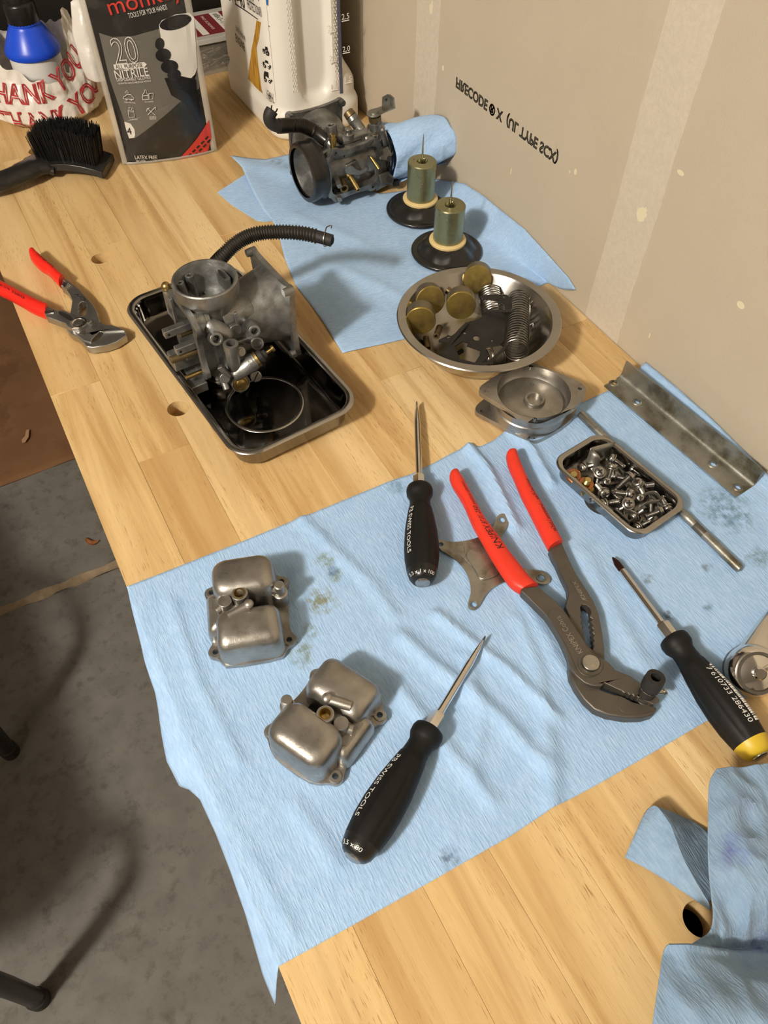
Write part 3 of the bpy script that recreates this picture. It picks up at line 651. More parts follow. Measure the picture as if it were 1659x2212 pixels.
def grip_text(body, A, B, zc, hz, s0, s1, v0, size, parent, m=M_BLACKINK, shear=0):
    # reads from station s0 towards s1 (0..1 along the grip), v0 = offset across (0 = right edge, 1 = left edge)
    n = len(A)-1; vs, fs, w = glyphs(body, 0, 1.0, shear)
    def pos(s, c):
        k = min(max(s, 0), 1)*n; i = min(int(k), n-1); f = k-i
        a = A[i].lerp(A[i+1], f); b = B[i].lerp(B[i+1], f); hw = (a-b).length/2; xx = (c*2-1)
        return b.lerp(a, c)+Vector((0, 0, hz*max(0, 1-abs(xx)**2.3)**.46+.0003))
    wl = ((A[n//2]-B[n//2]).length)
    def fn(u, v): return pos(s0+(s1-s0)*u/w, v0+v*size/wl)
    g = G(); g.add([fn(x, y) for x, y in vs], fs); return g.build('lettering', m, parent, world=True, flatshade=True)
# ------------------------------------------------------------------ big water-pump pliers
c2 = lambda *p: crop(840, 850, 3.95, *p); c3 = lambda *p: crop(1060, 960, 3.5675, *p)
pl = thing('water_pump_pliers', 'red handled grey steel adjustable pliers gripping a small black fitting', 'pliers', at(1270, 1430, 0))
ZG, HG = .0112, .0064
gA, A_, B_ = grip('grip', c2((517, 722), (540, 785), (590, 865), (640, 955), (680, 1050), (722, 1145), (790, 1262), (870, 1402), (960, 1545), (1040, 1652), (1112, 1697)), c2((604, 690), (652, 765), (702, 862), (757, 967), (830, 1090), (888, 1165), (950, 1245), (1040, 1372), (1120, 1472), (1200, 1572), (1272, 1637)), c2((553, 658))[0], ZG, HG, M_RED, pl)
grip_text('KNIPEX', A_, B_, ZG, HG, .68, .51, .26, .0082, gA); grip_text('87 01 250', A_, B_, ZG, HG, .495, .335, .30, .0066, gA); grip_text('MADE IN GERMANY', A_, B_, ZG, HG, .32, .12, .30, .0040, gA)
gB, A_, B_ = grip('grip', c3((118, 98), (135, 172), (180, 272), (230, 392), (290, 512), (350, 632), (400, 732), (443, 810)), c3((204, 74), (232, 152), (276, 252), (332, 362), (397, 467), (457, 572), (511, 672), (553, 753)), c3((156, 46))[0], ZG, HG, M_RED, pl)
grip_text('selbstklemmend / self-locking', A_, B_, ZG, HG, .88, .34, .14, .0058, gB, shear=.1)
plate('slotted_arm', c3((452, 800), (548, 757), (575, 820), (605, 890), (655, 990), (720, 1090), (790, 1200), (832, 1300), (856, 1430), (875, 1560), (880, 1680), (800, 1720), (700, 1650), (660, 1500), (598, 1310), (577, 1245), (600, 1155), (592, 1095), (545, 1000), (505, 905), (480, 865)), .0022, .0112, M_DARKST, pl, [c3((690, 1252), (705, 1232), (740, 1238), (765, 1260), (772, 1300), (762, 1325), (785, 1345), (768, 1365), (790, 1385), (775, 1405), (795, 1425), (780, 1445), (798, 1465), (784, 1485), (800, 1505), (788, 1525), (798, 1550), (785, 1580), (750, 1550), (722, 1500), (730, 1480), (712, 1460), (722, 1440), (704, 1420), (716, 1400), (698, 1380), (710, 1350), (692, 1330), (700, 1300))], ch=0, bev=.0008)
lab = plate('stamped_panel', c3((612, 1035), (640, 1020), (665, 1030), (770, 1195), (765, 1212), (735, 1205), (690, 1180), (620, 1060)), .0110, .0117, M_DARKST, pl, bev=.0003)
plate('lower_jaw', c3((600, 1690), (612, 1790), (660, 1880), (720, 1965), (800, 2040), (900, 2082), (1050, 2108), (1170, 2105), (1250, 2082), (1290, 2034), (1245, 2012), (1165, 2002), (1100, 1988), (1045, 1960), (1005, 1932), (965, 1925), (860, 1890), (790, 1840), (800, 1760), (700, 1700)), .0018, .0112, M_DARKST, pl, bev=.0016, ch=0)
plate('jaw_face', c3((985, 1945), (1010, 1940), (1050, 1965), (1100, 1990), (1180, 2004), (1240, 2014), (1270, 2035), (1235, 2062), (1120, 2078), (1020, 2068), (985, 2030), (975, 1985)), .0110, .0116, M_STEEL if False else M_DARKST, pl, bev=.0003)
plate('pivot_arm', c3((238, 1102), (362, 1092), (430, 1150), (500, 1205), (560, 1270), (620, 1350), (680, 1450), (740, 1540), (790, 1600), (850, 1640), (915, 1682), (962, 1737), (1080, 1785), (1165, 1845), (1240, 1900), (1302, 1962), (1300, 1986), (1255, 2002), (1200, 1978), (1175, 1968), (1165, 1950), (1140, 1955), (1128, 1938), (1105, 1944), (1093, 1925), (1070, 1932), (1055, 1912), (1030, 1916), (1010, 1896), (960, 1876), (905, 1850), (880, 1838), (855, 1864), (780, 1858), (720, 1832), (660, 1782), (632, 1742), (606, 1690), (600, 1640), (575, 1580), (540, 1500), (500, 1430), (450, 1350), (420, 1310), (360, 1250), (300, 1190), (236, 1130)), .0065, .0150, M_DARKST, pl, bev=.0012, ch=0)
plate('raised_boss', c3((448, 1335), (442, 1300), (460, 1268), (500, 1256), (545, 1275), (605, 1345), (700, 1482), (762, 1592), (835, 1642), (852, 1705), (835, 1765), (775, 1795), (705, 1775), (662, 1725), (622, 1622), (562, 1502), (492, 1392)), .0148, .0158, M_DARKST, pl, bev=.0005)
cpx = c3((768, 1690))[0]; cc = at(*cpx, .0165)
g = G(); g.lathe([(.0068, .0155), (.0085, .0155), (.0085, .0164), (.0068, .0164)], (cc.x, cc.y, 0), n=32); g.build('pivot_collar', M_DARKST, pl, world=True)
g = G(); g.cyl((cc.x, cc.y, .010), (cc.x, cc.y, .0188), .0060, n=32); g.build('pivot_button', M_STEEL, pl, world=True, bev=.0005)
def line_text(body, p, q, size, z, m, parent, **k):
    a = at(*p, z); b = at(*q, z); d = b-a; w = d.length; d.normalize(); n_ = Vector((-d.y, d.x, 0))
    return wrap_text(body, size, m, parent, lambda u, v: a+d*u+n_*v, world=True, width=w, **k)
ln = line_text('KNIPEX Cobra', c3((712, 1600))[0], c3((532, 1320))[0], .0058, .0160, M_STEEL, pl)
line_text('KNIPEX', c3((735, 1190))[0], c3((655, 1050))[0], .0042, .0118, M_STEEL, pl)
ft = thing('hose_fitting', 'small black rubber fitting with wire rings held in the jaws of the red pliers', 'fitting', at(1390, 1516, .004))
p0 = at(1384, 1520, .002); p1 = at(1417, 1463, .0335); ax = (p1-p0); Lf_ = ax.length; axn = ax.normalized()
g = G(); g.lathe([(.001, 0), (.0060, 0), (.0064, .003), (.0062, .010), (.0056, .0105), (.0056, .020), (.0066, .021), (.0068, .026), (.0064, Lf_), (.0034, Lf_), (.0034, Lf_-.014), (.0002, Lf_-.014)], p0, axn, 26); g.build('body', M_RUBM, ft, world=True)
for s, r in ((.0085, .0066), (.0195, .0060)):
    c = p0+axn*s; x, y, _ = frame(axn); g = G(); g.tube([c+x*(r*math.cos(2*PI*k/24))+y*(r*math.sin(2*PI*k/24)) for k in range(25)], .00045, 6); g.build('wire_ring', M_CHROME, ft, world=True)
g = G(); c = p0+axn*.013; g.cyl(c, c+Vector((.0115, -.0045, -.001)), .0017, n=12); g.cyl(c+Vector((.0115, -.0045, -.001)), c+Vector((.0130, -.005, -.0008)), .0024, n=12); g.build('wire_clip', M_STEEL, ft, world=True)
# ------------------------------------------------------------------ pliers wrench at the left edge
c8 = lambda *p: crop(0, 520, 5.53, *p)
pw = thing('pliers_wrench', 'bright steel pliers wrench with red handles lying across the left bench edge', 'pliers', at(170, 700, 0))
ZG, HG = .0095, .0068
gA, A_, B_ = grip('grip', c8((355, 170), (380, 242), (470, 332), (560, 384), (620, 442), (712, 537)), c8((432, 142), (500, 200), (580, 270), (650, 330), (712, 392), (772, 442)), c8((385, 118))[0], ZG, HG, M_RED2, pw)
grip_text('MADE IN GERMANY', A_, B_, ZG, HG, .72, .20, .10, .0042, gA)
gB, A_, B_ = grip('grip', c8((-330, 470), (-160, 570), (0, 642), (120, 697), (260, 777), (400, 857), (555, 915)), c8((-290, 370), (-120, 425), (0, 490), (120, 555), (250, 625), (400, 700), (582, 785)), c8((-360, 395))[0], ZG, HG, M_RED2, pw)
grip_text('KNIPEX', A_, B_, ZG, HG, .74, .56, .50, .0062, gB); grip_text('86 03 180', A_, B_, ZG, HG, .53, .36, .5, .0048, gB)
plate('slotted_arm', c8((722, 535), (768, 445), (835, 490), (905, 547), (960, 592), (1045, 692), (1112, 762), (1152, 832), (1182, 922), (1187, 962), (1262, 1003), (1332, 1002), (1422, 1032), (1492, 1074), (1262, 1083), (1222, 1090), (1192, 1080), (1150, 1122), (1100, 1172), (1085, 1215), (1000, 1190), (925, 1130), (870, 1040), (835, 862), (850, 790), (860, 712), (832, 642), (790, 582)), .0022, .0110, M_GREYP, pw, [c8((965, 732), (990, 722), (1032, 742), (1022, 765), (1040, 785), (1020, 805), (1036, 825), (1014, 845), (1028, 865), (1008, 890), (945, 890), (952, 868), (935, 850), (948, 830), (932, 810), (952, 790), (940, 765))], ch=0, bev=.0008)
plate('lower_jaw', c8((1085, 1212), (1182, 1182), (1222, 1112), (1262, 1092), (1500, 1078), (1512, 1130), (1402, 1202), (1252, 1252), (1102, 1272), (1032, 1262), (972, 1192), (920, 1142), (850, 1112), (790, 1042), (772, 992), (900, 1010), (1000, 1100)), .0012, .0096, M_GREYP, pw, ch=0, bev=.0012)
plate('pivot_arm', c8((512, 832), (572, 785), (682, 830), (750, 825), (832, 862), (900, 900), (972, 905), (1003, 942), (1040, 935), (1085, 935), (1098, 955), (1080, 975), (1040, 985), (1003, 1002), (942, 1042), (862, 1052), (802, 1022), (775, 985), (700, 962), (600, 922), (552, 907)), .0062, .0140, M_GREYP, pw, ch=0, bev=.0010)
plate('stamped_panel', c8((690, 850), (720, 838), (880, 912), (870, 960), (840, 965), (700, 885)), .0138, .0145, M_CHROME, pw, bev=.0003)
line_text('KNIPEX', c8((832, 945))[0], c8((710, 880))[0], .0042, .0147, M_DARKST, pw)
line_text('CrV', c8((1030, 700))[0], c8((920, 620))[0], .0052, .0112, M_CHROME, pw)
cc = at(*c8((935, 968))[0], .0155)
g = G(); g.lathe([(.0045, .0135), (.0078, .0135), (.0078, .0150), (.0060, .0152), (.0045, .0140)], (cc.x, cc.y, 0), n=30); g.build('pivot_collar', M_CHROME, pw, world=True)
g = G(); g.cyl((cc.x, cc.y, .010), (cc.x, cc.y, .0152), .0046, n=26); g.build('pivot_button', M_DARKST, pw, world=True, bev=.0004)
for pts in (((1095, 1010), (1150, 975), (1158, 1005), (1110, 1055), (1090, 1050)), ((930, 1110), (1000, 1065), (1028, 1070), (1010, 1130), (960, 1120))):
    plate('recess', c8(*pts), .0108, .0114, M_DARKST, pw, bev=.0002)
for base, d in ((((748, 462), (868, 545)), 1), (((520, 838), (660, 830)), 2)):
    g = G(); a = at(*c8(base[0])[0], .0112 if d == 1 else .0142); b = at(*c8(base[1])[0], a.z)
    e0 = at(*c8(((735, 530) if d == 1 else (545, 880)))[0], a.z); e1 = at(*c8(((800, 585) if d == 1 else (640, 860)))[0], a.z)
    for k in range(8):
        s = a.lerp(b, (k+.5)/8); e = e0.lerp(e1, (k+.5)/8); g.tube([s, e], .0006, 6)
    g.build('ribbed_shoulder', M_CHROME, pw, world=True)
# ------------------------------------------------------------------ stamped spider bracket under the pliers
sb = thing('spider_bracket', 'four armed stamped steel bracket lying under the left red plier handle', 'bracket', at(1050, 1215, 0))
oc = c2((405, 1240), (430, 1243), (480, 1258), (560, 1268), (660, 1255), (765, 1228), (850, 1180), (890, 1140), (905, 1090), (925, 1045), (955, 1022), (1010, 1028), (1034, 1070), (1012, 1140), (968, 1200), (955, 1270), (985, 1370), (1060, 1450), (1170, 1500), (1260, 1505), (1345, 1528), (1382, 1578), (1368, 1620), (1318, 1630), (1250, 1612), (1160, 1592), (1040, 1588), (960, 1615), (880, 1660), (820, 1720), (785, 1790), (745, 1845), (690, 1842), (670, 1800), (690, 1740), (702, 1680), (692, 1600), (660, 1520), (600, 1440), (520, 1380), (430, 1330))
zt = .0034
plate('plate', oc, .0020, zt, M_GALV, sb, [whole(c2(p)[0], r, zt) for p, r in ()] or [c2(*ell(965, 1078, 27, 24)), c2(*ell(1300, 1570, 30, 26)), c2(*ell(722, 1800, 30, 26)), c2(*ell(445, 1287, 20, 18))], bev=.0003)
plate('raised_pad', c2((655, 1360), (700, 1318), (830, 1305), (880, 1330), (960, 1480), (950, 1540), (830, 1590), (770, 1580), (740, 1510), (660, 1400)), .0030, .0046, M_GALV, sb, bev=.0012)
plate('raised_ridge', c2((560, 1290), (630, 1285), (650, 1330), (640, 1360), (730, 1470), (720, 1485), (620, 1380), (570, 1330)), .0030, .0039, M_GALV, sb, bev=.0005)
for p in ((965, 1078), (1300, 1570), (722, 1800)):
    c = at(*c2(p)[0], zt); g = G(); g.tube([(c.x+.0034*math.cos(2*PI*k/24), c.y+.0034*math.sin(2*PI*k/24), zt) for k in range(25)], .0006, 6); g.build('hole_rim', M_GALV, sb, world=True)
# ------------------------------------------------------------------ angle bracket, rod, ratchet
ab = thing('angle_bracket', 'long grey galvanised angle bracket with four eyelet holes along the wall', 'bracket', at(1470, 930, 0))
A0 = at(1305, 832, .0035); A1 = at(1590, 1073, .0035); d = (A1-A0); LB_ = d.length; d.normalize(); n_ = Vector((-d.y, d.x, 0))
if n_.x < 0: n_ = -n_
Mx = Matrix(((d.x, n_.x, 0, A0.x), (d.y, n_.y, 0, A0.y), (0, 0, 1, 0), (0, 0, 0, 1)))
Mi = Mx.inverted(); hl = [Mi @ at(x, y, .0035) for x, y in ((1326, 827.5), (1376, 868.5), (1540, 1003), (1594, 1052.5))]
g = G(); g.prism([(0, 0), (LB_, 0), (LB_, .0175), (0, .0175)], .0020, .0035, [circ(h.x, h.y, .0027, 18) for h in hl], Mx)
prof = [(.0174, .0035)]+[(.0174+.0045*math.sin(a*PI/12), .0080-.0045*math.cos(a*PI/12)) for a in range(7)]+[(.0222, .0150), (.0226, .0215), (.0242, .0215), (.0238, .0150)]+[(.0174+.0060*math.sin(a*PI/12), .0080-.0060*math.cos(a*PI/12)) for a in range(6, -1, -1)]
g.loft([[(x_, y, z) for y, z in prof] for x_ in (-.001, LB_*.5, LB_)], True, True, True, Mx)
g.build('angle', M_GALV, ab, world=True, bev=.0003)
for h in hl:
    g = G(); g.lathe([(.0027, .0030), (.0030, .0044), (.0040, .0040), (.0046, .0034)], (h.x, h.y, 0), n=24, M=Mx); g.build('eyelet', M_GALV, ab, world=True)
rd = thing('choke_rod', 'thin grey steel rod lying under the small steel screw tray', 'rod', at(1430, 1065, 0))
r0 = at(1252, 893, .0045); r1 = at(1601, 1232, .0045); dd = r1-r0
g = G(); Lr = dd.length; g.lathe([(.001, 0), (.0033, .0008), (.0036, .003), (.0036, Lr*.30), (.0033, Lr*.305), (.0033, Lr*.32), (.0036, Lr*.325), (.0036, Lr*.68), (.0039, Lr*.685), (.0039, Lr*.71), (.0036, Lr*.715), (.0036, Lr*.745)], r0, dd, 18, cap0=True, cap1=True)
g.lathe([(.0036, Lr*.80), (.0036, Lr-.004), (.0030, Lr-.001), (.001, Lr)], r0, dd, 18, cap0=True, cap1=True); g.build('shaft', M_GALV, rd, world=True)
g = G(); g.lathe([(.0032, Lr*.74), (.0034, Lr*.745), (.0034, Lr*.80), (.0032, Lr*.805)], r0, dd, 18); g.build('dark_band', M_DARKST, rd, world=True)
rt = thing('ratchet', 'chrome ratchet head with black base at the right edge beside a screwdriver', 'ratchet', at(1640, 1480, 0))
hc = at(1634, 1452, .018); axr = Vector((-.30, -.50, .80)).normalized(); hp = hc-axr*.008
g = G(); g.lathe([(.001, -.006), (.0135, -.006), (.0175, -.003), (.0185, .002), (.0180, .007), (.0160, .0105), (.0150, .0112), (.0001, .0112)], hp, axr, 40); g.build('head', M_CHROME, rt, world=True)
x_, y_, _ = frame(axr)
g = G(); g.lathe([(.0145, .0112), (.0145, .0120), (.0125, .0120), (.0125, .0112)], hp, axr, 36); g.build('retaining_ring', M_DARKST, rt, world=True)
g = G(); c = hp+axr*.0125; g.lathe([(.0045, -.001), (.0045, .0012), (.0035, .0022), (.0001, .0022)], c, axr, 24); g.tube([c, c+x_*.006+y_*.004, c+x_*.013+y_*.007], .0018, 8, flat=.7); g.build('lever', M_CHROME, rt, world=True)
g = G(); g.lathe([(.0155, -.0105), (.0165, -.006), (.0150, -.0055)], hp, axr, 30, cap0=True); g.build('base', M_HANDG, rt, world=True)
g = G(); g.tube([hp+Vector((.006, .006, .001)), hp+Vector((.028, .016, .006)), hp+Vector((.060, .026, .006)), hp+Vector((.10, .036, .002))], [.0115, .0085, .0075, .0080], 18); g.build('handle', M_CHROME, rt, world=True)
# ------------------------------------------------------------------ carburettor float bowls
def float_bowl(label, c, rz):
    t = thing('float_bowl', label, 'float bowl', (c[0], c[1], .0016), rz)
    half = [(.019, -.0378), (.0225, -.0335), (.0248, -.0300), (.0300, -.0280), (.0318, -.0245), (.0302, -.0205), (.0280, -.0180), (.0275, -.006), (.0288, .004), (.0283, .016), (.0302, .0205), (.0318, .0250), (.0300, .0292), (.0250, .0305), (.0205, .0345)]
    out = half+[(.012, .0378), (-.012, .0378)]+[(-x, y) for x, y in reversed(half[1:])]+[(-.019, -.0378)]
    hs = [circ(sx*.0262, sy*.025, .0021, 14) for sx in (-1, 1) for sy in (-1, 1)]
    g = G(); g.prism(chaikin(out, 1), 0, .0042, hs); g.build('flange', M_CASTL, t, bev=.0005)
    for sx in (-1, 1):
        for sy in (-1, 1):
            g = G(); g.lathe([(.0021, .003), (.0021, .0052), (.0040, .0052), (.0046, .0040)], (sx*.0262, sy*.025, 0), n=20); g.build('screw_boss', M_CASTL, t)
    def lobe(w, y0, y1, r, hh, nm, taper=0.0, x0=0, far=0):
        rings = []; cy = (y0+y1)/2
        for z, i in ((.003, 0), (hh*.5, .0003), (hh-.0085, .0007), (hh-.005, .0016), (hh-.0025, .0032), (hh-.0010, .0055), (hh-.0002, .0085), (hh, .0115)):
            i2 = i; ys = y0+i2*(1+taper); ye = y1-i2
            rr_ = max(.002, r-i*.4); ww = w*2-2*i2; hh_ = max(ye-ys, .004); rr_ = min(rr_, ww/2-.0004, hh_/2-.0004)
            p = rrect(ww, hh_, rr_, 7, x0, (ys+ye)/2)
            rings.append([(x, y, z) for x, y in p])
        g = G(); g.loft(rings); return g.build(nm, M_CASTL, t, ang=70)
    lobe(.0232, -.0370, -.0035, .0080, .0295, 'near_chamber', .75)
    lobe(.0232, .0040, .0368, .0105, .0340, 'far_chamber')
    lobe(.0085, -.017, .018, .005, .0200, 'side_chamber', x0=-.0215)
    lobe(.0110, -.014, .018, .004, .0225, 'bridge', x0=-.010)
    g = G(); g.box((.004, .0005, .006), (.022, .012, .008)); g.build('recess_floor', M_CHOLE, t)
    g = G(); g.pipe((-.0035, .0035, .012), (-.0035, .0035, .0318), .0058, .0036, 26, .011); g.build('drain_boss', M_CASTL, t, bev=.0004)
    g = G(); g.lathe([(.0036, .0318), (.0043, .0322), (.0036, .0322), (.0034, .026), (.0030, .0255), (.0034, .025), (.0030, .0245), (.0034, .024), (.0001, .023)], (-.0035, .0035, 0), n=24); g.build('brass_insert', M_BRASS, t)
    g = G(); g.lathe([(.0058, .016), (.0052, .026), (.0048, .0280), (.0001, .0282)], (-.0145, .0015, 0), n=22); g.tube([(-.0145, .0015, .022), (-.0215, -.0015, .021)], .0036, 16); g.build('nub', M_CASTL, t, bev=.0003)
    g = G(); g.tube([(-.013, -.0112, .0278), (.0015, -.0062, .0292)], .0034, 18); g.sph((.0022, -.0060, .0310), .0036, 16, (1, 1, .8)); g.build('cross_boss', M_CASTL, t)
    g = G(); g.tube(spline([(.024, .008, .003), (.0245, .0085, .014), (.0245, .0085, .0165)], 4), [.0058]*4+[.0054]*4+[.0050], 20); g.lathe([(.0039, .015), (.0038, .0262), (.0030, .0270), (.0001, .0270)], (.0245, .0085, 0), n=20); g.tube([(.018, .010, .021), (.0245, .0085, .019)], .0036, 14); g.build('drain_spout', M_CASTL, t)
    return t
float_bowl('dull grey float bowl nearer the top edge of the big towel', (.0530, .2935), math.radians(-17.5))
float_bowl('dull grey brown stained float bowl turned half round, beside the lowest screwdriver', (.0665, .1935), math.radians(117))
# ------------------------------------------------------------------ vacuum slides with needles
def slide(label, c, top, nt, hole_a):
    t = thing('vacuum_slide', label, 'carburettor slide', (c[0], c[1], .0024))
    n = 64; prof = [(.0370, .0000), (.0388, .0008), (.0392, .0026), (.0382, .0042), (.0360, .0044), (.0345, .0034), (.0325, .0036), (.0300, .0060), (.0272, .0092), (.0235, .0120), (.0195, .0136), (.0165, .0140)]
    g = G(); rings = []
    for i, (r, z) in enumerate(prof):
        w = math.sin(PI*max(0, min(1, (i-5)/6.0)))
        rings.append([((r+w*.0012*math.sin(5*a+hole_a))*math.cos(a), (r+w*.0012*math.sin(5*a+hole_a))*math.sin(a), z+w*.0018*math.sin(4*a+1+hole_a)+w*.0008*math.sin(9*a)) for a in [2*PI*k/n for k in range(n)]])
    g.loft(rings, False, False); g.build('diaphragm', M_RUB, t, solid=.0006, ang=70)
    g = G(); g.lathe([(.0160, .0138), (.0196, .0138), (.0202, .0150), (.0200, .0166), (.0188, .0176), (.0160, .0178)], n=48); g.build('retaining_ring', M_CREAM, t)
    g = G(); R = .0160
    g.lathe([(.0055, .012), (R, .012), (R, top-.0010), (R-.0009, top), (.0062, top), (.0056, top-.0008), (.0052, top-.010), (.0001, top-.010)], n=56); g.build('piston', M_OLIVE, t)
    g = G(); g.lathe([(.0013, top-.012), (.0013, top-.004), (.0014, top+.002), (.0010, top+.011), (.00035, nt-.001), (.0001, nt)], n=14); g.build('needle', M_NEEDLE, t)
    g = G(); g.lathe([(.0034, top-.0100), (.0034, top-.0080), (.0016, top-.0078)], n=6); g.build('needle_seat', M_TARN, t)
    g = G(); g.lathe([(.0008, top-.001), (.0008, top+.00006), (.0001, top+.00006)], (.0098*math.cos(hole_a), .0098*math.sin(hole_a), 0), n=10); g.build('vent_hole', M_CHOLE, t)
slide('olive vacuum slide with needle, farther one beside the dirty carburettor', (.4345, .7025), .0595, .0895, 2.3)
slide('olive vacuum slide with needle, nearer one behind the round steel bowl', (.4192, .6176), .0565, .0835, 1.1)
# ------------------------------------------------------------------ round bowl with old parts
BC = Vector((.3635, .4725, .0)); bw = thing('steel_bowl', 'round stainless steel bowl heaped with springs, plates and brass floats', 'bowl', (BC.x, BC.y, .0008))
g = G(); g.lathe([(.0001, .0003), (.040, .0004), (.050, .003), (.062, .018), (.0690, .0335), (.0765, .0352), (.0775, .0362), (.0765, .0372), (.0690, .0370), (.0670, .0350), (.060, .0185), (.048, .0045), (.039, .0022), (.0001, .0020)], n=96); g.build('shell', M_SS, bw)
k6 = lambda *p: crop(840, 560, 4.148, *p)
camd = lambda p: (CAM-p).normalized()
def brass_float(label, px_, z, tilt, col=M_FLOAT, ln=.0150, r=.0142):
    p = at(*k6(px_)[0], z); a = (camd(p)+Vector(tilt)+Vector((0, -.10, -.42))).normalized()
    t = thing('brass_float', label, 'float', p-a*ln)
    g = G(); g.lathe([(r-.0012, 0), (r-.0003, .0006), (r-.0003, ln-.0022)], p-a*ln, a, 40, cap0=True); g.build('drum', mat('float_drum', (.27, .235, .165), .42, .85, (.19, .16, .11), 60, .7) if 'float_drum' not in bpy.data.materials else bpy.data.materials['float_drum'], t, world=True)
    g = G(); g.lathe([(r, ln-.0026), (r, ln-.0006), (r-.0006, ln), (.0001, ln+.0003)], p-a*ln, a, 40); g.build('end_face', col, t, world=True)
brass_float('brass drum float nearest the left rim of the round bowl', (285, 555), .0330, (-.05, 0, -.1))
brass_float('brass drum float touching the left rim, behind the lowest brass float', (375, 375), .0345, (.12, -.08, .12))
brass_float('brass drum float in the middle of the round bowl', (648, 418), .0360, (0, -.05, 0))
brass_float('brass drum float tipped against the far rim of the round bowl', (795, 185), .0340, (-.05, .02, .10))
def coil(name, label, p0, p1, r, turns, wire, seg=18, grp=None):
    t = thing(name, label, 'spring', p0); d = p1-p0; x, y, a = frame(d); n = int(turns*seg)
    pts = [p0+d*(k/n)+x*(r*math.cos(2*PI*k/seg))+y*(r*math.sin(2*PI*k/seg)) for k in range(n+1)]
    g = G(); g.tube(pts, wire, 5); g.build('coil', M_SPRING, t, world=True); return t
pz = lambda p, z: at(*k6(p)[0], z)
coil('coil_spring', 'long open coil spring lying on the right of the round bowl', pz((1137, 835), .0275), pz((1165, 345), .0225), .0112, 23, .0006)
coil('coil_spring', 'coil spring half hidden under the black plates in the round bowl', pz((955, 610), .0165), pz((905, 290), .0225), .0112, 16, .0006)
coil('coil_spring', 'tangled coil spring at the near rim of the round bowl', pz((870, 885), .0195), pz((1010, 860), .0185), .0088, 12, .0006)
def thin(name, label, cat, pts, z, m, tilt=(0, 0), holes=(), th=.0011):
    c = at(*k6(pts[0])[0], z); t = thing(name, label, cat, c)
    q = [at(*p, z) for p in k6(*pts)]; hs = [[(at(*p, z).x, at(*p, z).y) for p in k6(*h)] for h in holes]
    g = G(); g.prism(chaikin([(p.x, p.y) for p in q], 1), 0, th, hs)
    g.v = [(x, y, v+z+tilt[0]*(x-c.x)+tilt[1]*(y-c.y)) for x, y, v in g.v]
    g.build('plate', m, t, world=True, bev=.0002); return t
thin('diaphragm_plate', 'large black stamped plate on top of the springs in the round bowl', 'plate', [(420, 742), (520, 690), (570, 690), (650, 600), (705, 562), (800, 540), (848, 495), (868, 455), (960, 452), (1150, 472), (1183, 545), (1085, 650), (962, 772), (852, 882), (772, 942), (690, 936), (480, 884), (468, 842), (560, 765), (520, 745)], .0315, M_GASKET, (-.05, .12), [[(590, 772), (660, 725), (710, 735), (700, 760), (825, 790), (815, 835), (775, 893), (640, 872)], ell(533, 697, 18, 14, 10), ell(790, 690, 34, 22, 10), ell(680, 655, 12, 10, 8), ell(1078, 612, 16, 16, 8), ell(930, 700, 12, 10, 8)])
thin('cover_plate', 'small black plate with an oval hole at the back of the bowl', 'plate', [(815, 328), (1040, 316), (1085, 338), (1112, 420), (1085, 470), (1035, 450), (1045, 395), (970, 378), (900, 360), (830, 362)], .0335, M_GASKET, (0, .05), [ell(1035, 345, 20, 16, 10)])
def rodlet(name, label, cat, a, b, za, zb, r, m, hole=True):
    p0 = pz(a, za); p1 = pz(b, zb); t = thing(name, label, cat, p0); g = G(); g.pipe(p0, p1, r, r*.5, 14); g.build('body', m, t, world=True, bev=.0002)
rodlet('brass_jet', 'small brown brass jet pointing at the near rim of the bowl', 'jet', (455, 610), (424, 692), .016, .0185, .0033, M_TARN)
rodlet('brass_jet', 'small brown brass jet lying between two brass floats', 'jet', (600, 330), (520, 275), .027, .030, .0036, M_TARN)
rodlet('brass_jet', 'short brown brass jet under the lowest brass float', 'jet', (330, 700), (350, 800), .012, .009, .0030, M_TARN)
def gasket(label, pts, r=.0011):
    P = spline([pz(p, z) for p, z in pts], 5); t = thing('gasket_strip', label, 'gasket', P[0]); g = G(); g.tube(P, [(r*1.5, .0005)]*len(P), 8, up=(0, 0, 1)); g.build('strip', M_GASKET, t, world=True)
gasket('thin black gasket strip looping over the right coil spring in the bowl', [((860, 455), .0335), ((1000, 462), .0345), ((1140, 470), .0355), ((1180, 540), .0355), ((1120, 690), .0345), ((980, 850), .0330), ((880, 930), .0310), ((770, 945), .0290)])
gasket('thin black gasket strip along the near edge of the black plates in the bowl', [((455, 860), .0275), ((560, 740), .0320), ((640, 640), .0345), ((700, 570), .0350)])
lk = thing('wire_clip', 'small bright wire clip against the right side of the round bowl', 'clip', pz((1300, 640), .012))
g = G(); g.tube(spline([pz(p, z) for p, z in (((1260, 590), .016), ((1330, 565), .018), ((1385, 590), .022), ((1350, 640), .018), ((1275, 640), .013), ((1330, 690), .014), ((1320, 725), .012), ((1270, 700), .010))], 5), .0009, 8); g.build('wire', M_CHROME, lk, world=True)
g = G(); g.cyl(pz((1290, 660), .010), pz((1335, 715), .012), .0026, n=14); g.build('ferrule', M_STEEL, lk, world=True, bev=.0003)
rodlet('spacer', 'black tubular spacer at the near rim of the round bowl', 'spacer', (560, 880), (660, 815), .013, .016, .0022, M_GASKET)
rodlet('spacer', 'black tubular spacer left of the other at the near rim', 'spacer', (490, 850), (560, 790), .012, .015, .0020, M_GASKET)
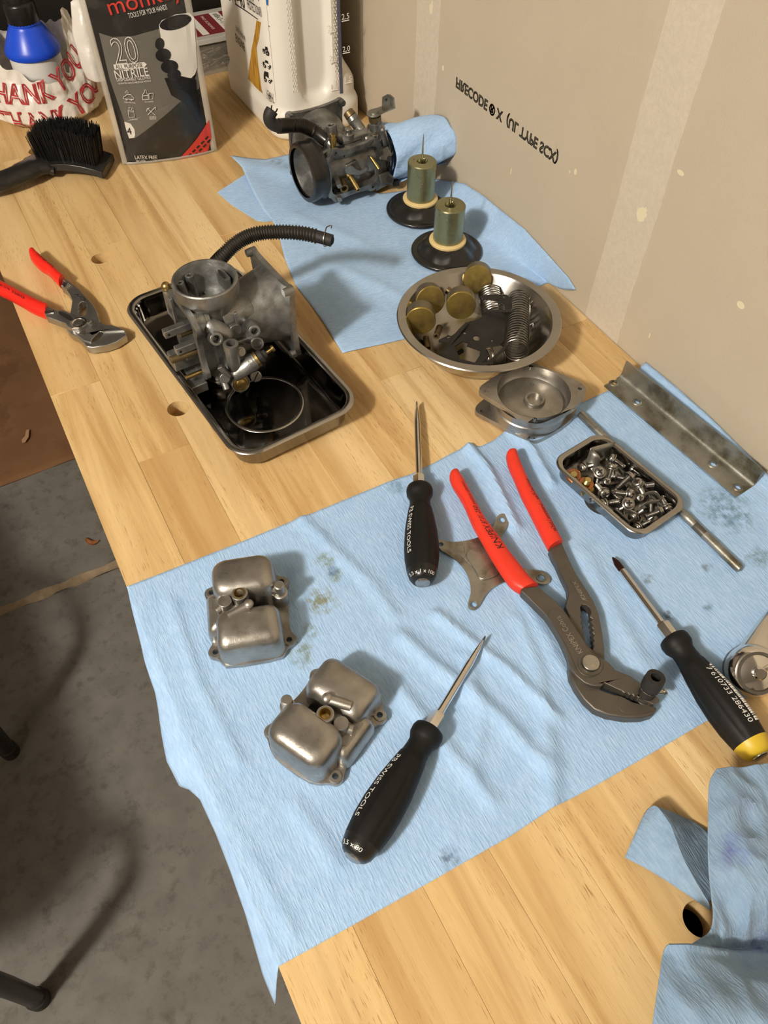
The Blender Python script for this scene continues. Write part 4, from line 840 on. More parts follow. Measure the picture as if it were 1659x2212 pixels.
# ------------------------------------------------------------------ trays
def tray(label, c, rz, w, l, hz, rim, r, m, inset=.011, name='steel_tray'):
    t = thing(name, label, 'tray', (c[0], c[1], .0010), rz); g = G()
    def R(i, z): return [(x, y, z) for x, y in rrect(w-2*i, l-2*i, max(.004, r-i*.75), 8)]
    g.loft([R(inset+.004, .0003), R(inset, .0010), R(inset-.003, .004), R(rim+.001, hz-.004), R(rim*.6, hz-.002), R(.0006, hz-.0018), R(0, hz-.001), R(.0008, hz), R(rim*.7, hz+.0002), R(rim+.0005, hz-.001)], True, False)
    g.build('pan', M_SS, t, ang=60)
    g = G(); g.loft([R(rim+.0005, hz-.001), R(rim+.0022, hz-.0045), R(inset-.0018, .005), R(inset+.0012, .0022), R(inset+.005, .0016)], False, True)
    g.build('inside', m, t, ang=60); return t
tA = tray('rectangular steel tray with a carburettor standing in it', (.1465, .5480), math.radians(5.6), .1225, .250, .0255, .0058, .024, M_SSD)
cr0 = at(572, 872, .0028); g = G(); g.tube([(cr0.x+.0345*math.cos(2*PI*k/80), cr0.y+.0345*math.sin(2*PI*k/80), .0027) for k in range(81)], [(.0016, .0006)]*81, 8, up=(0, 0, 1)); g.build('embossed_ring', M_SS, tA, world=True)
tS = tray('small steel tray filled with screws, clips and brass plugs', (.3640, .2600), math.radians(7.8), .0605, .0990, .0185, .0042, .014, mat('dull_stainless', (.27, .26, .245), .18, 1, (.2, .19, .18), 25, .5), .0075)
# ------------------------------------------------------------------ screws and clips in the small tray
def make_screw(L, hr_, sr_, washer, label, group):
    t = thing('pan_head_screw', label, 'screw', group=group)
    g = G(); g.lathe([(sr_, -.0002), (hr_*.97, 0), (hr_, .0006), (hr_, .0016), (hr_*.9, .0023), (hr_*.62, .0028), (.0001, .0030)], n=20); h = g.build('head', M_STEEL, t)
    g = G(); a = hr_*.56; b = hr_*.15; g.prism([(a, b), (b, b), (b, a), (-b, a), (-b, b), (-a, b), (-a, -b), (-b, -b), (-b, -a), (b, -a), (b, -b), (a, -b)], .0022, .00305); g.build('cross_recess', M_CHOLE, h)
    pr_ = [(sr_*.9, 0)]; z = -.0012; 
    while z > -L+.001: pr_ += [(sr_*1.08, z), (sr_*.86, z-.0004)]; z -= .0008
    pr_ += [(sr_*.75, -L), (.0001, -L)]
    g = G(); g.lathe(pr_, n=12); g.build('shank', M_STEEL, t)
    if washer:
        g = G(); g.lathe([(sr_*1.05, -.0012), (hr_*1.22, -.0012), (hr_*1.25, -.0008), (hr_*1.22, -.0003), (sr_*1.05, -.0003)], n=22); g.build('washer', M_STEEL, t)
    return t
GS = 'screws in the small tray'; LS = 'bright pan head cross screw in the pile in the small tray'
protos = [make_screw(.0125, .0040, .0021, True, LS, GS), make_screw(.0090, .0033, .0018, False, LS, GS), make_screw(.0150, .0042, .0022, True, LS, GS)]
used = [False]*3
def put_screw(k, head, tail_dir):
    global used
    o = protos[k] if not used[k] else dup(protos[k]); used[k] = True
    z = -Vector(tail_dir).normalized(); x, y, _ = frame(z)
    a = random.uniform(0, PI/2); x2 = x*math.cos(a)+y*math.sin(a); y2 = z.cross(x2)
    o.matrix_basis = Matrix(((x2.x, y2.x, z.x, head.x), (x2.y, y2.y, z.y, head.y), (x2.z, y2.z, z.z, head.z), (0, 0, 0, 1)))
    return o
kt = lambda *p: crop(1200, 920, 5.72, *p)
def tz(p, z): return at(*kt(p)[0], z)
SCL = [(2, (545, 572), .0175, None, 0), (1, (630, 692), .0165, None, 0), (2, (600, 832), .0185, (505, 725), .0130), (0, (915, 838), .0185, (760, 825), .0140), (2, (900, 960), .0185, None, 0), (2, (1012, 705), .0190, (1070, 810), .0080), (1, (1040, 890), .0165, None, 0), (0, (1385, 1020), .0130, (1310, 890), .0120), (0, (1015, 1255), .0100, (1240, 1140), .0110), (2, (590, 965), .0150, (800, 925), .0130), (0, (330, 520), .0135, (400, 500), .0120), (2, (700, 500), .0200, (655, 650), .0100), (0, (700, 405), .0170, (840, 500), .0130), (2, (915, 625), .0180, (760, 770), .0140), (0, (1262, 712), .0140, (1090, 735), .0150), (0, (1285, 1055), .0130, (1095, 1125), .0110), (1, (960, 540), .0130, (1120, 650), .0130), (1, (470, 905), .0120, (560, 880), .0120), (1, (1190, 655), .0130, (1120, 700), .010), (1, (1340, 870), .0095, (1300, 800), .0080), (0, (700, 620), .0100, (800, 640), .0080), (0, (840, 730), .0090, (720, 800), .0080), (0, (1180, 960), .0085, (1180, 1060), .0080), (1, (760, 1050), .0085, (850, 1000), .0080), (0, (960, 1130), .0080, (1050, 1060), .0075), (1, (520, 660), .0100, (500, 800), .0085), (0, (860, 470), .0080, (960, 560), .0075), (1, (1080, 590), .0080, (1180, 640), .0075), (0, (640, 1010), .0075, (760, 1060), .0075), (1, (1120, 1190), .0070, (1200, 1120), .0070), (0, (480, 430), .0080, (560, 520), .0070), (1, (780, 900), .0085, (700, 820), .0080)]
SLAB = ['round head cross screw facing up right of the bent grey bracket in the tray', 'small head cross screw facing up in the left middle of the screw pile', 'cross screw with washer facing the viewer beside the lowest yellow plug', 'cross screw with head right of centre and its shank pointing left', 'cross head facing the viewer just above the square loop clip', 'big cross head facing up in the right middle of the screw pile', 'smallest cross head between the two pairs of large heads, next to the curved clip', 'screw hanging head down in the right corner of the small tray', 'screw with head at the nearest corner of the small tray and shank to the right', 'screw lying flat with washer, head against the left long side of the tray', 'domed screw head leaning on the bent bracket by the yellow plugs', 'large domed screw standing tilted in front of the bent bracket', 'screw with toothed washer at the far end of the pile', 'long screw with washers lying across the middle of the pile', 'screw lying flat with its head against the right long side of the tray', 'screw lying along the near end of the tray, second from the corner', 'small screw pointing right near the far long side of the tray', 'small screw beside the left rim between the washer screws']
for i_, (k, h, z, tl, tz_) in enumerate(SCL):
    p = tz(h, z)
    d = (tz(tl, tz_)-p) if tl else (-camd(p)+Vector((random.uniform(-.25, .25), random.uniform(-.1, .35), -.3)))
    o = put_screw(k, p, d)
    if i_ < len(SLAB): o['label'] = SLAB[i_]; o['group'] = GS
    else: o['label'] = 'partly buried bright cross screw under the others in the small tray'
def plug(label, px_, z, ax_):
    p = tz(px_, z); a = Vector(ax_).normalized(); t = thing('brass_plug', label, 'bolt', p)
    pr_ = [(.0001, .0062), (.0024, .0062), (.0030, .0056)]
    for i in range(5): pr_ += [(.0033, .0052-.0008*i), (.0029, .0048-.0008*i)]
    g = G(); g.lathe(pr_[::-1], p, a, 20); g.build('thread', M_GOLD, t, world=True)
    g = G(); g.lathe([(.0030, -.0002), (.0060, -.0002), (.0064, .0004), (.0060, .0010), (.0030, .0010)], p, a, 26); g.build('copper_washer', M_COPPER, t, world=True)
    x, y, _ = frame(a); g = G(); g.loft([[p-a*s+x*(.0052*math.cos(PI/3*k))+y*(.0052*math.sin(PI/3*k)) for k in range(6)] for s in (.0002, .0042)]); g.build('hex_head', M_GOLD, t, world=True, bev=.0004)
plug('yellow plug with copper washer nearest the left corner of the screw tray', (220, 620), .0125, (-.35, -.25, .8))
plug('yellow plug with copper washer standing upright in the screw tray, second from the corner', (378, 715), .0120, (.0, -.1, .9))
plug('yellow plug lying low against the left side of the screw tray', (390, 810), .0080, (.5, -.5, .3))
bp = thing('bent_bracket', 'dull grey bent bracket standing at the far end of the screw tray', 'bracket', tz((560, 300), .004))
g = G(); t1 = [tz((742, 205), .0225), tz((600, 235), .0225), tz((462, 272), .0225), tz((440, 285), .0225)]
g.loft([[p for p in t1], [Vector((p.x, p.y, p.z-.0165)) for p in t1]], False, False, False); g.build('upright_wing', M_GALV, bp, world=True, solid=.0010)
g = G(); a, b = [tz((440, 285), .0225), tz((415, 330), .0200), tz((385, 420), .0135), tz((385, 500), .0090)], [tz((475, 305), .0222), tz((545, 385), .0195), tz((540, 470), .0130), tz((470, 580), .0090)]
g.loft([spline(a, 5), spline(b, 5)], False, False, False); g.build('curved_wing', M_GALV, bp, world=True, solid=.0010)
def clip(label, pts, m=M_GALV):
    P = spline([tz(p, z) for p, z in pts], 5); t = thing('flat_clip', label, 'clip', P[0]); g = G(); g.tube(P, [(.0006, .0022)]*len(P), 8, up=(0, 0, 1)); g.build('strip', m, t, world=True)
clip('bent flat clip standing on the right side of the screw tray', [((1020, 1050), .012), ((1100, 965), .015), ((1230, 935), .016), ((1285, 925), .016), ((1280, 880), .016), ((1225, 825), .016), ((1130, 835), .016), ((1085, 855), .015)])
clip('bent flat clip with a square loop in the near corner of the screw tray', [((745, 1045), .011), ((880, 1165), .013), ((910, 1180), .013), ((1000, 1125), .013), ((995, 1095), .013), ((915, 1055), .013), ((860, 1075), .012)])
dp = thing('dark_plate', 'flat dark plate with a small hole low in the near corner of the screw tray', 'plate', tz((780, 1130), .005))
q = [tz(p, .0060) for p in ((640, 1050), (700, 1010), (930, 1180), (900, 1260), (850, 1240))]; h = tz((795, 1160), .0060)
g = G(); g.prism([(p.x, p.y) for p in q], .0050, .0060, [circ(h.x, h.y, .0026, 12)]); g.build('plate', M_DARKST, dp, world=True, bev=.0002)
fg = thing('rubber_foot', 'black round rubber disc under the left side of the screw tray', 'rubber disc', at(1283, 1105, .001))
c = at(1290, 1096, .002); g = G(); g.lathe([(.0001, .0012), (.0150, .0012), (.0162, .0024), (.0160, .0042), (.0140, .0052), (.0001, .0052)], (c.x+.010, c.y+.004, .0004-.0014), n=32); g.build('disc', M_RUBM, fg, world=True)
# ------------------------------------------------------------------ diaphragm chamber covers, two back to back
k7 = lambda *p: crop(1020, 760, 2.596, *p)
co = k7((40, 200), (60, 180), (165, 112), (250, 72), (312, 58), (352, 62), (405, 88), (515, 128), (600, 165), (638, 195), (638, 222), (600, 290), (555, 325), (470, 368), (395, 400), (345, 408), (300, 392), (215, 330), (130, 280), (55, 235), (40, 220))
chl = [(78, 222), (352, 368), (604, 206), (330, 80)]
ZC = .0270
CP = [at(x, y, ZC) for x, y in co]; ctr = sum(CP, Vector())/len(CP)
ri = .0322
ic = at(*k7((346, 224))[0], ZC)
def cover(label, zt, up, rot, sh, loc):
    t = thing('chamber_cover', label, 'cover', loc)
    cs, sn = math.cos(rot), math.sin(rot)
    def T(p): d = Vector((p.x-ctr.x, p.y-ctr.y)); return (ctr.x+sh[0]+d.x*cs-d.y*sn, ctr.y+sh[1]+d.x*sn+d.y*cs)
    icx, icy = T(ic)
    hs = [T(at(*k7(p)[0], ZC)) for p in chl]
    z0 = zt-.0050 if up else zt
    g = G(); g.prism(chaikin([T(p) for p in CP], 1), z0, z0+.0050, [circ(icx, icy, ri, 56)]+[circ(x, y, .0019, 12) for x, y in hs]); g.build('flange', M_CASTL, t, world=True, bev=.0006)
    s = -1 if up else 1; zz = z0 if up else z0+.005
    g = G(); g.lathe([(ri, -.0012*s+0), (ri, .0015), (ri+.002, .0015)] if False else [(ri-.0002, 0.005), (ri-.0006, .0002), (ri-.0022, -.006), (ri-.0055, -.0090), (.0001, -.0090), (.0001, -.0105), (ri-.003, -.0105), (ri+.0012, -.007), (ri+.0022, .0005)], (icx, icy, z0 if up else z0+.005), (0, 0, 1) if up else (0, 0, -1), 64); g.build('dome', M_CASTL, t, world=True)
    if up:
        g = G(); g.lathe([(.0098, -.009), (.0094, -.0030), (.0086, -.0018), (.0068, -.0018), (.0064, -.0085)], (icx+.001, icy-.002, z0), n=36); g.build('spring_seat', M_CASTL, t, world=True)
        for a in (-1.95, -.55):
            g = G(); g.lathe([(.0026, -.0092), (.0026, -.0080), (.0016, -.0074), (.0001, -.0072)], (icx+.019*math.cos(a), icy+.019*math.sin(a), z0), n=14); g.build('boss', M_CASTL, t, world=True)
cover('grey round diaphragm chamber cover lying open side up, on top of another', .0270, True, 0, (0, 0), (ctr.x, ctr.y, .0175))
cover('grey diaphragm chamber cover lying face down under the open one', .0012, False, math.radians(5), (-.0012, .0010), (ctr.x, ctr.y, .0012))
# ------------------------------------------------------------------ carburettors
def basis(a, b, c): return Matrix(((a.x, b.x, c.x, 0), (a.y, b.y, c.y, 0), (a.z, b.z, c.z, 0), (0, 0, 0, 1)))
def carb_core(root, et, ep, eq, m, m2):
    V = lambda t, p, q: et*t+ep*p+eq*q
    MP = basis(eq, et, ep)          # prism (a, b, c) -> (q, t, p)
    g = G(); g.lathe([(.0185, -.040), (.0245, -.038), (.0215, -.028), (.0192, -.020), (.0190, .012), (.0205, .022), (.0218, .029), (.0250, .034), (.0272, .037), (.0278, .0395), (.0278, .0492), (.0268, .0502), (.0256, .0502), (.0248, .0480), (.0235, .0420), (.0205, .0330), (.0180, .0220), (.0168, .0050), (.0168, -.030), (.0001, -.0302)], (0, 0, 0), et, 64); g.build('throat_body', m2, root)
    g = G(); g.lathe([(.0176, -.052), (.0232, -.052), (.0238, -.0512), (.0238, -.046), (.0225, -.045), (.0225, -.036)], (0, 0, 0), et, 56); g.build('outlet_spigot', M_SS, root)
    g = G(); g.lathe([(.0210, .004), (.0240, .012), (.0270, .019), (.0285, .026), (.0300, .036), (.0320, .046), (.0345, .0575), (.0350, .0605)], (0, 0, 0), ep, 64); g.build('vacuum_dome', m2, root)
    sq = [(-.030, -.0345), (.026, -.0350), (.0345, -.0385), (.0385, -.0345), (.0360, -.026), (.0345, 0), (.0362, .026), (.0392, .0345), (.0345, .0390), (.026, .0355), (-.026, .0355), (-.0345, .0390), (-.0390, .0345), (-.0360, .026), (-.0345, 0), (-.0362, -.026), (-.0390, -.0345), (-.0345, -.0388)]
    g = G(); g.prism(chaikin(sq, 1), .0588, .0640, [circ(sx*.0345, sy*.0345, .0018, 12) for sx in (-1, 1) for sy in (-1, 1)]+[circ(0, 0, .0290, 40)], MP); g.build('cover_flange', m, root, bev=.0006)
    g = G(); g.lathe([(.0290, .0590), (.0265, .0560), (.0225, .045), (.0225, .030), (.0001, .030)], (0, 0, 0), ep, 40); g.build('slide_bore', m, root)
    for sx in (-1, 1):
        for sy in (-1, 1):
            g = G(); g.cyl(V(sy*.0342, .0545, sx*.0342), V(sy*.0342, .060, sx*.0342), .0034, .0040, 18); g.build('screw_boss', m, root)
    # float chamber side
    ring = chaikin([(-.021, -.0365), (.021, -.0365), (.0250, -.031), (.0310, -.0275), (.0310, -.0200), (.0275, -.016), (.0275, .016), (.0310, .0200), (.0310, .0275), (.025, .031), (.021, .0365), (-.021, .0365), (-.025, .031), (-.031, .0275), (-.031, .0200), (-.0275, .016), (-.0275, -.016), (-.031, -.0200), (-.031, -.0275), (-.025, -.031)], 1)
    inn = rrect(.044, .062, .008, 5)
    g = G(); g.prism(ring, -.0270, -.0225, [inn]+[circ(sx*.0268, sy*.024, .0016, 10) for sx in (-1, 1) for sy in (-1, 1)], MP); g.build('float_flange', m, root, bev=.0005)
    g = G(); g.prism(rrect(.047, .065, .009, 5), -.0230, -.0140, [inn], MP); g.build('chamber_wall', m, root, bev=.0005)
    g = G(); g.prism(rrect(.046, .064, .009, 5), -.0145, -.0095, (), MP); g.prism(rrect(.038, .050, .009, 5), -.0100, .004, (), MP); g.build('chamber_back', m, root, bev=.0008)
    return V, MP
def pc(name, m, root, fn, bev=0, world=True, ang=38):
    g = G(); fn(g); return g.build(name, m, root, bev=bev, world=world, ang=ang)
# --- carburettor standing in the tray: throat up, slide chamber to the right
O1 = Vector((.1335, .5530, .0555))
c1 = thing('carburetor', 'grey carburettor standing bell mouth up in the rectangular steel tray', 'carburettor', O1, math.radians(5))
ET, EP, EQ = Vector((0, 0, 1)), Vector((1, 0, 0)), Vector((0, 1, 0))
V, MP = carb_core(c1, ET, EP, EQ, M_CAST, M_CAST)
L_ = lambda *a, **k: pc(*a, world=False, **k)
# air bleeds and slots inside the bell
L_('bleed_tube', M_CAST, c1, lambda g: g.pipe(V(.024, -.006, .0165), V(.0445, -.0065, .0185), .0040, .0019, 18, .008), bev=.0003)
L_('bleed_lug', M_CAST, c1, lambda g: g.pipe(V(.030, -.0165, .011), V(.0450, -.0180, .0125), .0036, .0016, 18, .008), bev=.0003)
L_('bleed_slot', M_CHOLE, c1, lambda g: g.prism([(.0165+.0012*math.cos(a), .003+.0065*math.sin(a)) for a in [2*PI*k/16 for k in range(16)]], .0445, .0464))
L_('bleed_slot_lip', M_CAST, c1, lambda g: g.prism(rrect(.0066, .019, .003, 4, .0178, .003), .034, .0448))
L_('idle_bleed', M_CAST, c1, lambda g: g.pipe(V(.020, .010, -.0130), V(.0350, .0118, -.0145), .0034, .0016, 18, .006), bev=.0003)
# ribs and slide guide between throat and dome
L_('slide_housing', M_CAST, c1, lambda g: (g.prism(rrect(.048, .052, .012, 6), .002, .030, (), MP)), bev=.002)
L_('rib', M_CAST, c1, lambda g: (g.box((.012, -.0262, .016), (.003, .003, .022)), g.box((.018, -.0268, -.004), (.022, .003, .003))), bev=.0008)
L_('cast_disc', M_CAST, c1, lambda g: (g.cyl(V(.010, .008, -.024), V(.010, .008, -.0285), .0062, n=24), g.cyl(V(-.012, .010, -.024), V(-.012, .010, -.0285), .0050, n=24)), bev=.0005)
L_('cable_drum', M_CAST, c1, lambda g: g.tube(spline([V(.020, -.014, -.016), V(.016, -.008, -.022), V(.010, -.002, -.025), V(.004, .004, -.025)], 5), [.002, .0055, .0075]+[.0082]*10+[.0075, .0055, .002], 20))
N1 = lambda x, y, Y: atp(x, y, 1, Y)
pc('vent_nipple', M_CAST, c1, lambda g: g.pipe(N1(540, 700, .530), N1(550, 716, .512), .0052, .0030, 22, .008), bev=.0004)
pc('fuel_inlet', M_CAST, c1, lambda g: g.pipe(N1(455, 722, .532), N1(468, 733, .514), .0056, .0034, 22, .010), bev=.0004)
pc('port_ring', M_CAST2, c1, lambda g: g.pipe(N1(552, 735, .532), N1(556, 743, .518), .0058, .0042, 22, .008), bev=.0003)
q0, q1 = N1(507, 795, .506), N1(499, 748, .506)
pc('choke_riser', M_CAST, c1, lambda g: (g.lathe([(.0058, 0), (.0060, .020), (.0066, .0205), (.0066, .027), (.0040, .0272), (.0038, .018), (.0001, .018)], q0, q1-q0, 24)), ang=30)
q2, q3 = N1(520, 800, .504), N1(552, 778, .504)
pc('choke_barrel', M_CAST, c1, lambda g: (g.lathe([(.0060, -.008), (.0070, 0), (.0074, .010), (.0078, .0105), (.0078, .0135), (.0074, .014), (.0074, (q3-q2).length)], q2, q3-q2, 26, cap0=True, cap1=True)))
dq = (q3-q2).normalized(); e = q3
pc('brass_ring', M_BRASS, c1, lambda g: g.lathe([(.0070, 0), (.0074, .0005), (.0074, .0026), (.006, .003)], e, dq, 26, cap1=True))
pc('choke_knob', M_RUBM, c1, lambda g: g.lathe([(.0058, .003), (.0060, .0070), (.0040, .0085), (.0036, .011), (.0022, .0115)], e, dq, 22, cap1=True))
pc('choke_pin', M_BRASS, c1, lambda g: g.lathe([(.0014, .010), (.0014, .0165), (.0030, .017), (.0030, .0190), (.002, .0195)], e, dq, 16, cap1=True))
q4, q5 = N1(508, 812, .524), N1(521, 829, .505)
pc('mixture_barrel', M_CAST, c1, lambda g: g.lathe([(.0078, -.004), (.0084, (q5-q4).length-.001), (.0076, (q5-q4).length), (.0076, (q5-q4).length-.002), (.0001, (q5-q4).length-.002)], q4, q5-q4, 28))
dn = (q5-q4).normalized(); c_ = q5-dn*.0012
pc('mixture_plug', M_BRASS, c1, lambda g: (g.lathe([(.0068, -.001), (.0070, .0004), (.0052, .0006), (.0050, .0002), (.0042, .0002), (.0040, .0014), (.0034, .0018), (.0001, .0018)], c_, dn, 28)))
q6, q7 = N1(547, 800, .522), N1(553, 814, .506)
pc('idle_screw', M_STEEL, c1, lambda g: g.lathe([(.0030, -.006), (.0034, (q7-q6).length-.0042), (.0050, (q7-q6).length-.004), (.0052, (q7-q6).length-.0006), (.0046, (q7-q6).length), (.0001, (q7-q6).length)], q6, q7-q6, 26))
d7 = (q7-q6).normalized(); x7, y7, _ = frame(d7); sl = x7*.35+Vector((.25, .0, .9)); sl = (sl-d7*sl.dot(d7)).normalized(); s2 = d7.cross(sl)
pc('screw_slot', M_CHOLE, c1, lambda g: g.add([q7+sl*a+s2*b+d7*c for c in (-.0005, .0002) for a, b in ((-.0048, -.0005), (.0048, -.0005), (.0048, .0005), (-.0048, .0005))], [(4, 5, 6, 7), (0, 1, 5, 4), (1, 2, 6, 5), (2, 3, 7, 6), (3, 0, 4, 7)]))
pc('linkage_lever', M_CAST, c1, lambda g: g.loft([[N1(470, 790, .508), N1(480, 784, .508), N1(502, 806, .504), N1(496, 812, .504)], [N1(468, 797, .500), N1(479, 792, .498), N1(499, 814, .496), N1(492, 818, .498)]]), bev=.0010)
pc('stop_post', M_CAST, c1, lambda g: (g.cyl(N1(482, 818, .515), N1(490, 842, .508), .0036, .0030, 16), g.cyl(N1(484, 812, .512), N1(486, 818, .506), .0046, n=16)), bev=.0005)
pc('lower_bracket', M_CAST, c1, lambda g: g.loft([[N1(476, 800, .525), N1(520, 806, .52), N1(515, 812, .51), N1(480, 815, .51)], [N1(476, 812, .525), N1(520, 816, .52), N1(515, 822, .51), N1(480, 826, .51)]]), bev=.0010)
pc('small_screw', M_STEEL, c1, lambda g: (g.cyl(N1(508, 752, .520), N1(521, 760, .506), .0040, .0042, 18), g.cyl(N1(521, 760, .506), N1(523, 761.5, .503), .0032, n=18)), bev=.0004)
# float hinge posts, jets and valve on the left
def post(t, q, p1_, w, name, m=M_CAST, hole=True):
    def f(g):
        g.box((-.014-(p1_)/2, q, t), (p1_, w*.9, w))
    o = L_(name, m, c1, f, bev=.0008)
    if hole: L_('pin_hole', M_CHOLE, c1, lambda g: g.cyl((-.014-p1_+.0035, q-w*.46, t), (-.014-p1_+.0035, q-w*.44-.0002, t), .0013, n=12))
post(.0175, -.0080, .034, .0072, 'hinge_post'); post(.0030, -.0160, .030, .0072, 'hinge_post')
L_('float_valve', M_TARN, c1, lambda g: g.cyl((-.018, -.006, .0110), (-.0345, -.006, .0110), .0042, n=18), bev=.0004)
L_('main_jet_tube', M_TARN, c1, lambda g: g.pipe((-.012, -.0155, -.0050), (-.0500, -.0155, -.0050), .0034, .0018, 18, .01), bev=.0003)
L_('pilot_jet', M_BRASS, c1, lambda g: g.pipe((-.014, -.0190, -.0265), (-.0420, -.0190, -.0265), .0021, .0011, 16, .01), bev=.0002)
L_('passage_block', M_CAST, c1, lambda g: (g.box((-.034, .000, -.020), (.024, .015, .014)), g.box((-.030, -.006, -.0385), (.014, .014, .010))), bev=.0012)
L_('overflow_block', M_CAST, c1, lambda g: (g.box((-.0335, -.018, -.0405), (.017, .013, .010)), g.cyl((-.020, -.010, -.010), (-.036, -.010, -.010), .0055, n=18)), bev=.0012)
L_('side_frame', M_CAST, c1, lambda g: (g.box((-.029, .018, .028), (.004, .010, .012)), g.box((-.0290, .012, .022), (.003, .003, .024)), g.box((-.0295, .024, .022), (.003, .003, .024)), g.box((-.0290, .018, .010), (.003, .014, .003))), bev=.0006)
L_('brass_ball', M_BRASS, c1, lambda g: (g.sph((-.0265, .026, .036), .0042, 18), g.cyl((-.0265, .026, .026), (-.0265, .026, .034), .0022, n=12)))
def hose(root, pts, r, wire, s0, s1, turns, clip_at=None):
    P = spline(pts, 10); g = G(); g.tube(P, r, 18); hz_ = g.build('hose', M_RUBM, root, world=True)
    n = len(P)-1
    def at_(s):
        k = min(max(s, 0), 1)*n; i = min(int(k), n-1); return P[i].lerp(P[i+1], k-i), (P[i+1]-P[i]).normalized()
    pts2 = []; seg = 16; N_ = int(turns*seg); x = frame(at_(s0)[1])[0]
    for k in range(N_+1):
        c, t_ = at_(s0+(s1-s0)*k/N_); x = (x-t_*x.dot(t_)).normalized(); y = t_.cross(x); a = 2*PI*k/seg
        pts2.append(c+(x*math.cos(a)+y*math.sin(a))*(r+wire*1.1))
    g = G(); g.tube(pts2, wire, 5); g.build('spring_guard', M_GUARD, root, world=True)
    if clip_at is not None:
        c, t_ = at_(clip_at); x, y, _ = frame(t_); R = r+.0011
        g = G(); g.tube([c+(x*math.cos(a)+y*math.sin(a))*R+t_*(.0009*a) for a in [.3+k*.33 for k in range(20)]], .0006, 6)
        e0 = c+(x*math.cos(.3)+y*math.sin(.3))*R
        g.tube(spline([e0, e0+Vector((0, 0, .006))+t_*.002, e0+Vector((.002, -.002, .009))+t_*.004, e0+Vector((.003, -.001, .005))+t_*.003], 5), .0006, 6)
        g.build('wire_clamp', M_STEEL, root, world=True)
hose(c1, [at(452, 585, .062), at(478, 556, .078), at(510, 526, .088), at(548, 507, .092), at(600, 501, .092), at(660, 505, .091), at(717, 520, .088)], .0056, .00062, .05, .90, 46, .93)
pc('hose_end', M_CHOLE, c1, lambda g: g.cyl(at(716.5, 519.8, .088), at(718.5, 520.3, .088), .0036, n=16))
# --- carburettor lying on the back towel: float chamber facing the camera
O2 = Vector((.3745, .7790, .0412))
c2_ = thing('carburetor', 'dark grimy carburettor lying on the far towel with its float chamber open', 'carburettor', O2, math.radians(4))
ET, EP, EQ = Vector((-1, 0, 0)), Vector((0, 1, 0)), Vector((0, 0, -1))
V, MP = carb_core(c2_, ET, EP, EQ, M_CAST2, M_CAST)
L2 = lambda *a, **k: pc(*a, c2_, k.pop('fn'), world=False, **k)
def K(name, m, fn, bev=0, ang=38): return pc(name, m, c2_, fn, bev, False, ang)
K('rubber_collar', M_RUB, lambda g: g.lathe([(.0272, .0345), (.0318, .0345), (.0328, .0360), (.0318, .0385), (.0312, .0400), (.0318, .0440), (.0326, .0500), (.0318, .0535), (.0290, .0545), (.0268, .0545)], (0, 0, 0), ET, 60))
K('outlet_ring', M_SS, lambda g: g.lathe([(.0200, -.046), (.0285, -.046), (.0300, -.0470), (.0300, -.0495), (.0290, -.0505), (.0285, -.0530), (.0250, -.0535), (.0235, -.0520)], (0, 0, 0), ET, 60))
K('slide_housing', M_CAST2, lambda g: g.prism(rrect(.048, .052, .012, 6), .002, .030, (), MP), .002)
X2 = lambda x, y, Y: atp(x, y, 1, Y)
KW = lambda name, m, fn, bev=0, ang=38: pc(name, m, c2_, fn, bev, True, ang)
# upper side
KW('hose_elbow', M_CAST, lambda g: g.tube(spline([X2(738, 335, .772), X2(726, 322, .775), X2(712, 308, .780), X2(704, 301, .785)], 5), [.0072]*5+[.0068]*5+[.0062]*6, 20))
pts = [X2(712, 309, .780), X2(697, 297, .788), X2(676, 282, .796), X2(652, 272, .800), X2(625, 271, .800), X2(600, 272, .800), X2(585, 264, .800), X2(582, 250, .800), X2(588, 238, .800)]
hose(c2_, pts, .0068, .00055, .22, .62, 30)
def ring_at(p, d, r, w, m, nm): KW(nm, m, lambda g: g.lathe([(r-.001, -w), (r, -w), (r, w), (r-.001, w)], p, d, 24))
ring_at(X2(690, 291, .792), (pts[2]-pts[1]), .0078, .0012, M_CHROME, 'hose_band')
KW('hose_cuff', M_RUB, lambda g: g.tube([X2(706, 304, .783), X2(692, 293, .790), X2(684, 287, .793)], .0075, 20))
KW('wire_clamp', M_RUBM, lambda g: (g.tube([X2(584, 244, .800), X2(586, 236, .797), X2(587, 228, .796)], .0008, 6), g.tube([X2(592, 244, .800), X2(597, 240, .797), X2(599, 235, .796)], .0008, 6)))
KW('brass_nipple', M_BRASS, lambda g: (g.lathe([(.0032, 0), (.0032, .006), (.0040, .0062), (.0040, .0105), (.0030, .0108), (.0030, .0125), (.0036, .0130), (.0036, .0150), (.0018, .0150), (.0018, .008)], X2(720, 321, .766), X2(719, 298, .768)-X2(720, 321, .766), 20)))
KW('vent_boss', M_CAST2, lambda g: g.pipe(X2(719, 292, .780), X2(715, 270, .782), .0062, .0034, 22, .012), .0005)
KW('bridge_casting', M_CAST2, lambda g: (g.tube(spline([X2(722, 290, .782), X2(745, 300, .778), X2(775, 290, .776), X2(790, 300, .775)], 5), .0062, 16), g.tube([X2(738, 305, .775), X2(790, 285, .775)], .0058, 16)))
KW('top_screw', M_STEEL, lambda g: g.cyl(X2(753, 288, .774), X2(752, 277, .774), .0040, n=18), .0006)
KW('top_screw', M_STEEL, lambda g: g.cyl(X2(810, 300, .766), X2(810, 289, .766), .0044, n=18), .0006)
KW('screw_lug', M_CAST2, lambda g: g.cyl(X2(753, 300, .774), X2(753, 287, .774), .0062, n=20), .0006)
KW('screw_lug', M_CAST2, lambda g: g.cyl(X2(811, 312, .766), X2(811, 299, .766), .0068, n=20), .0006)
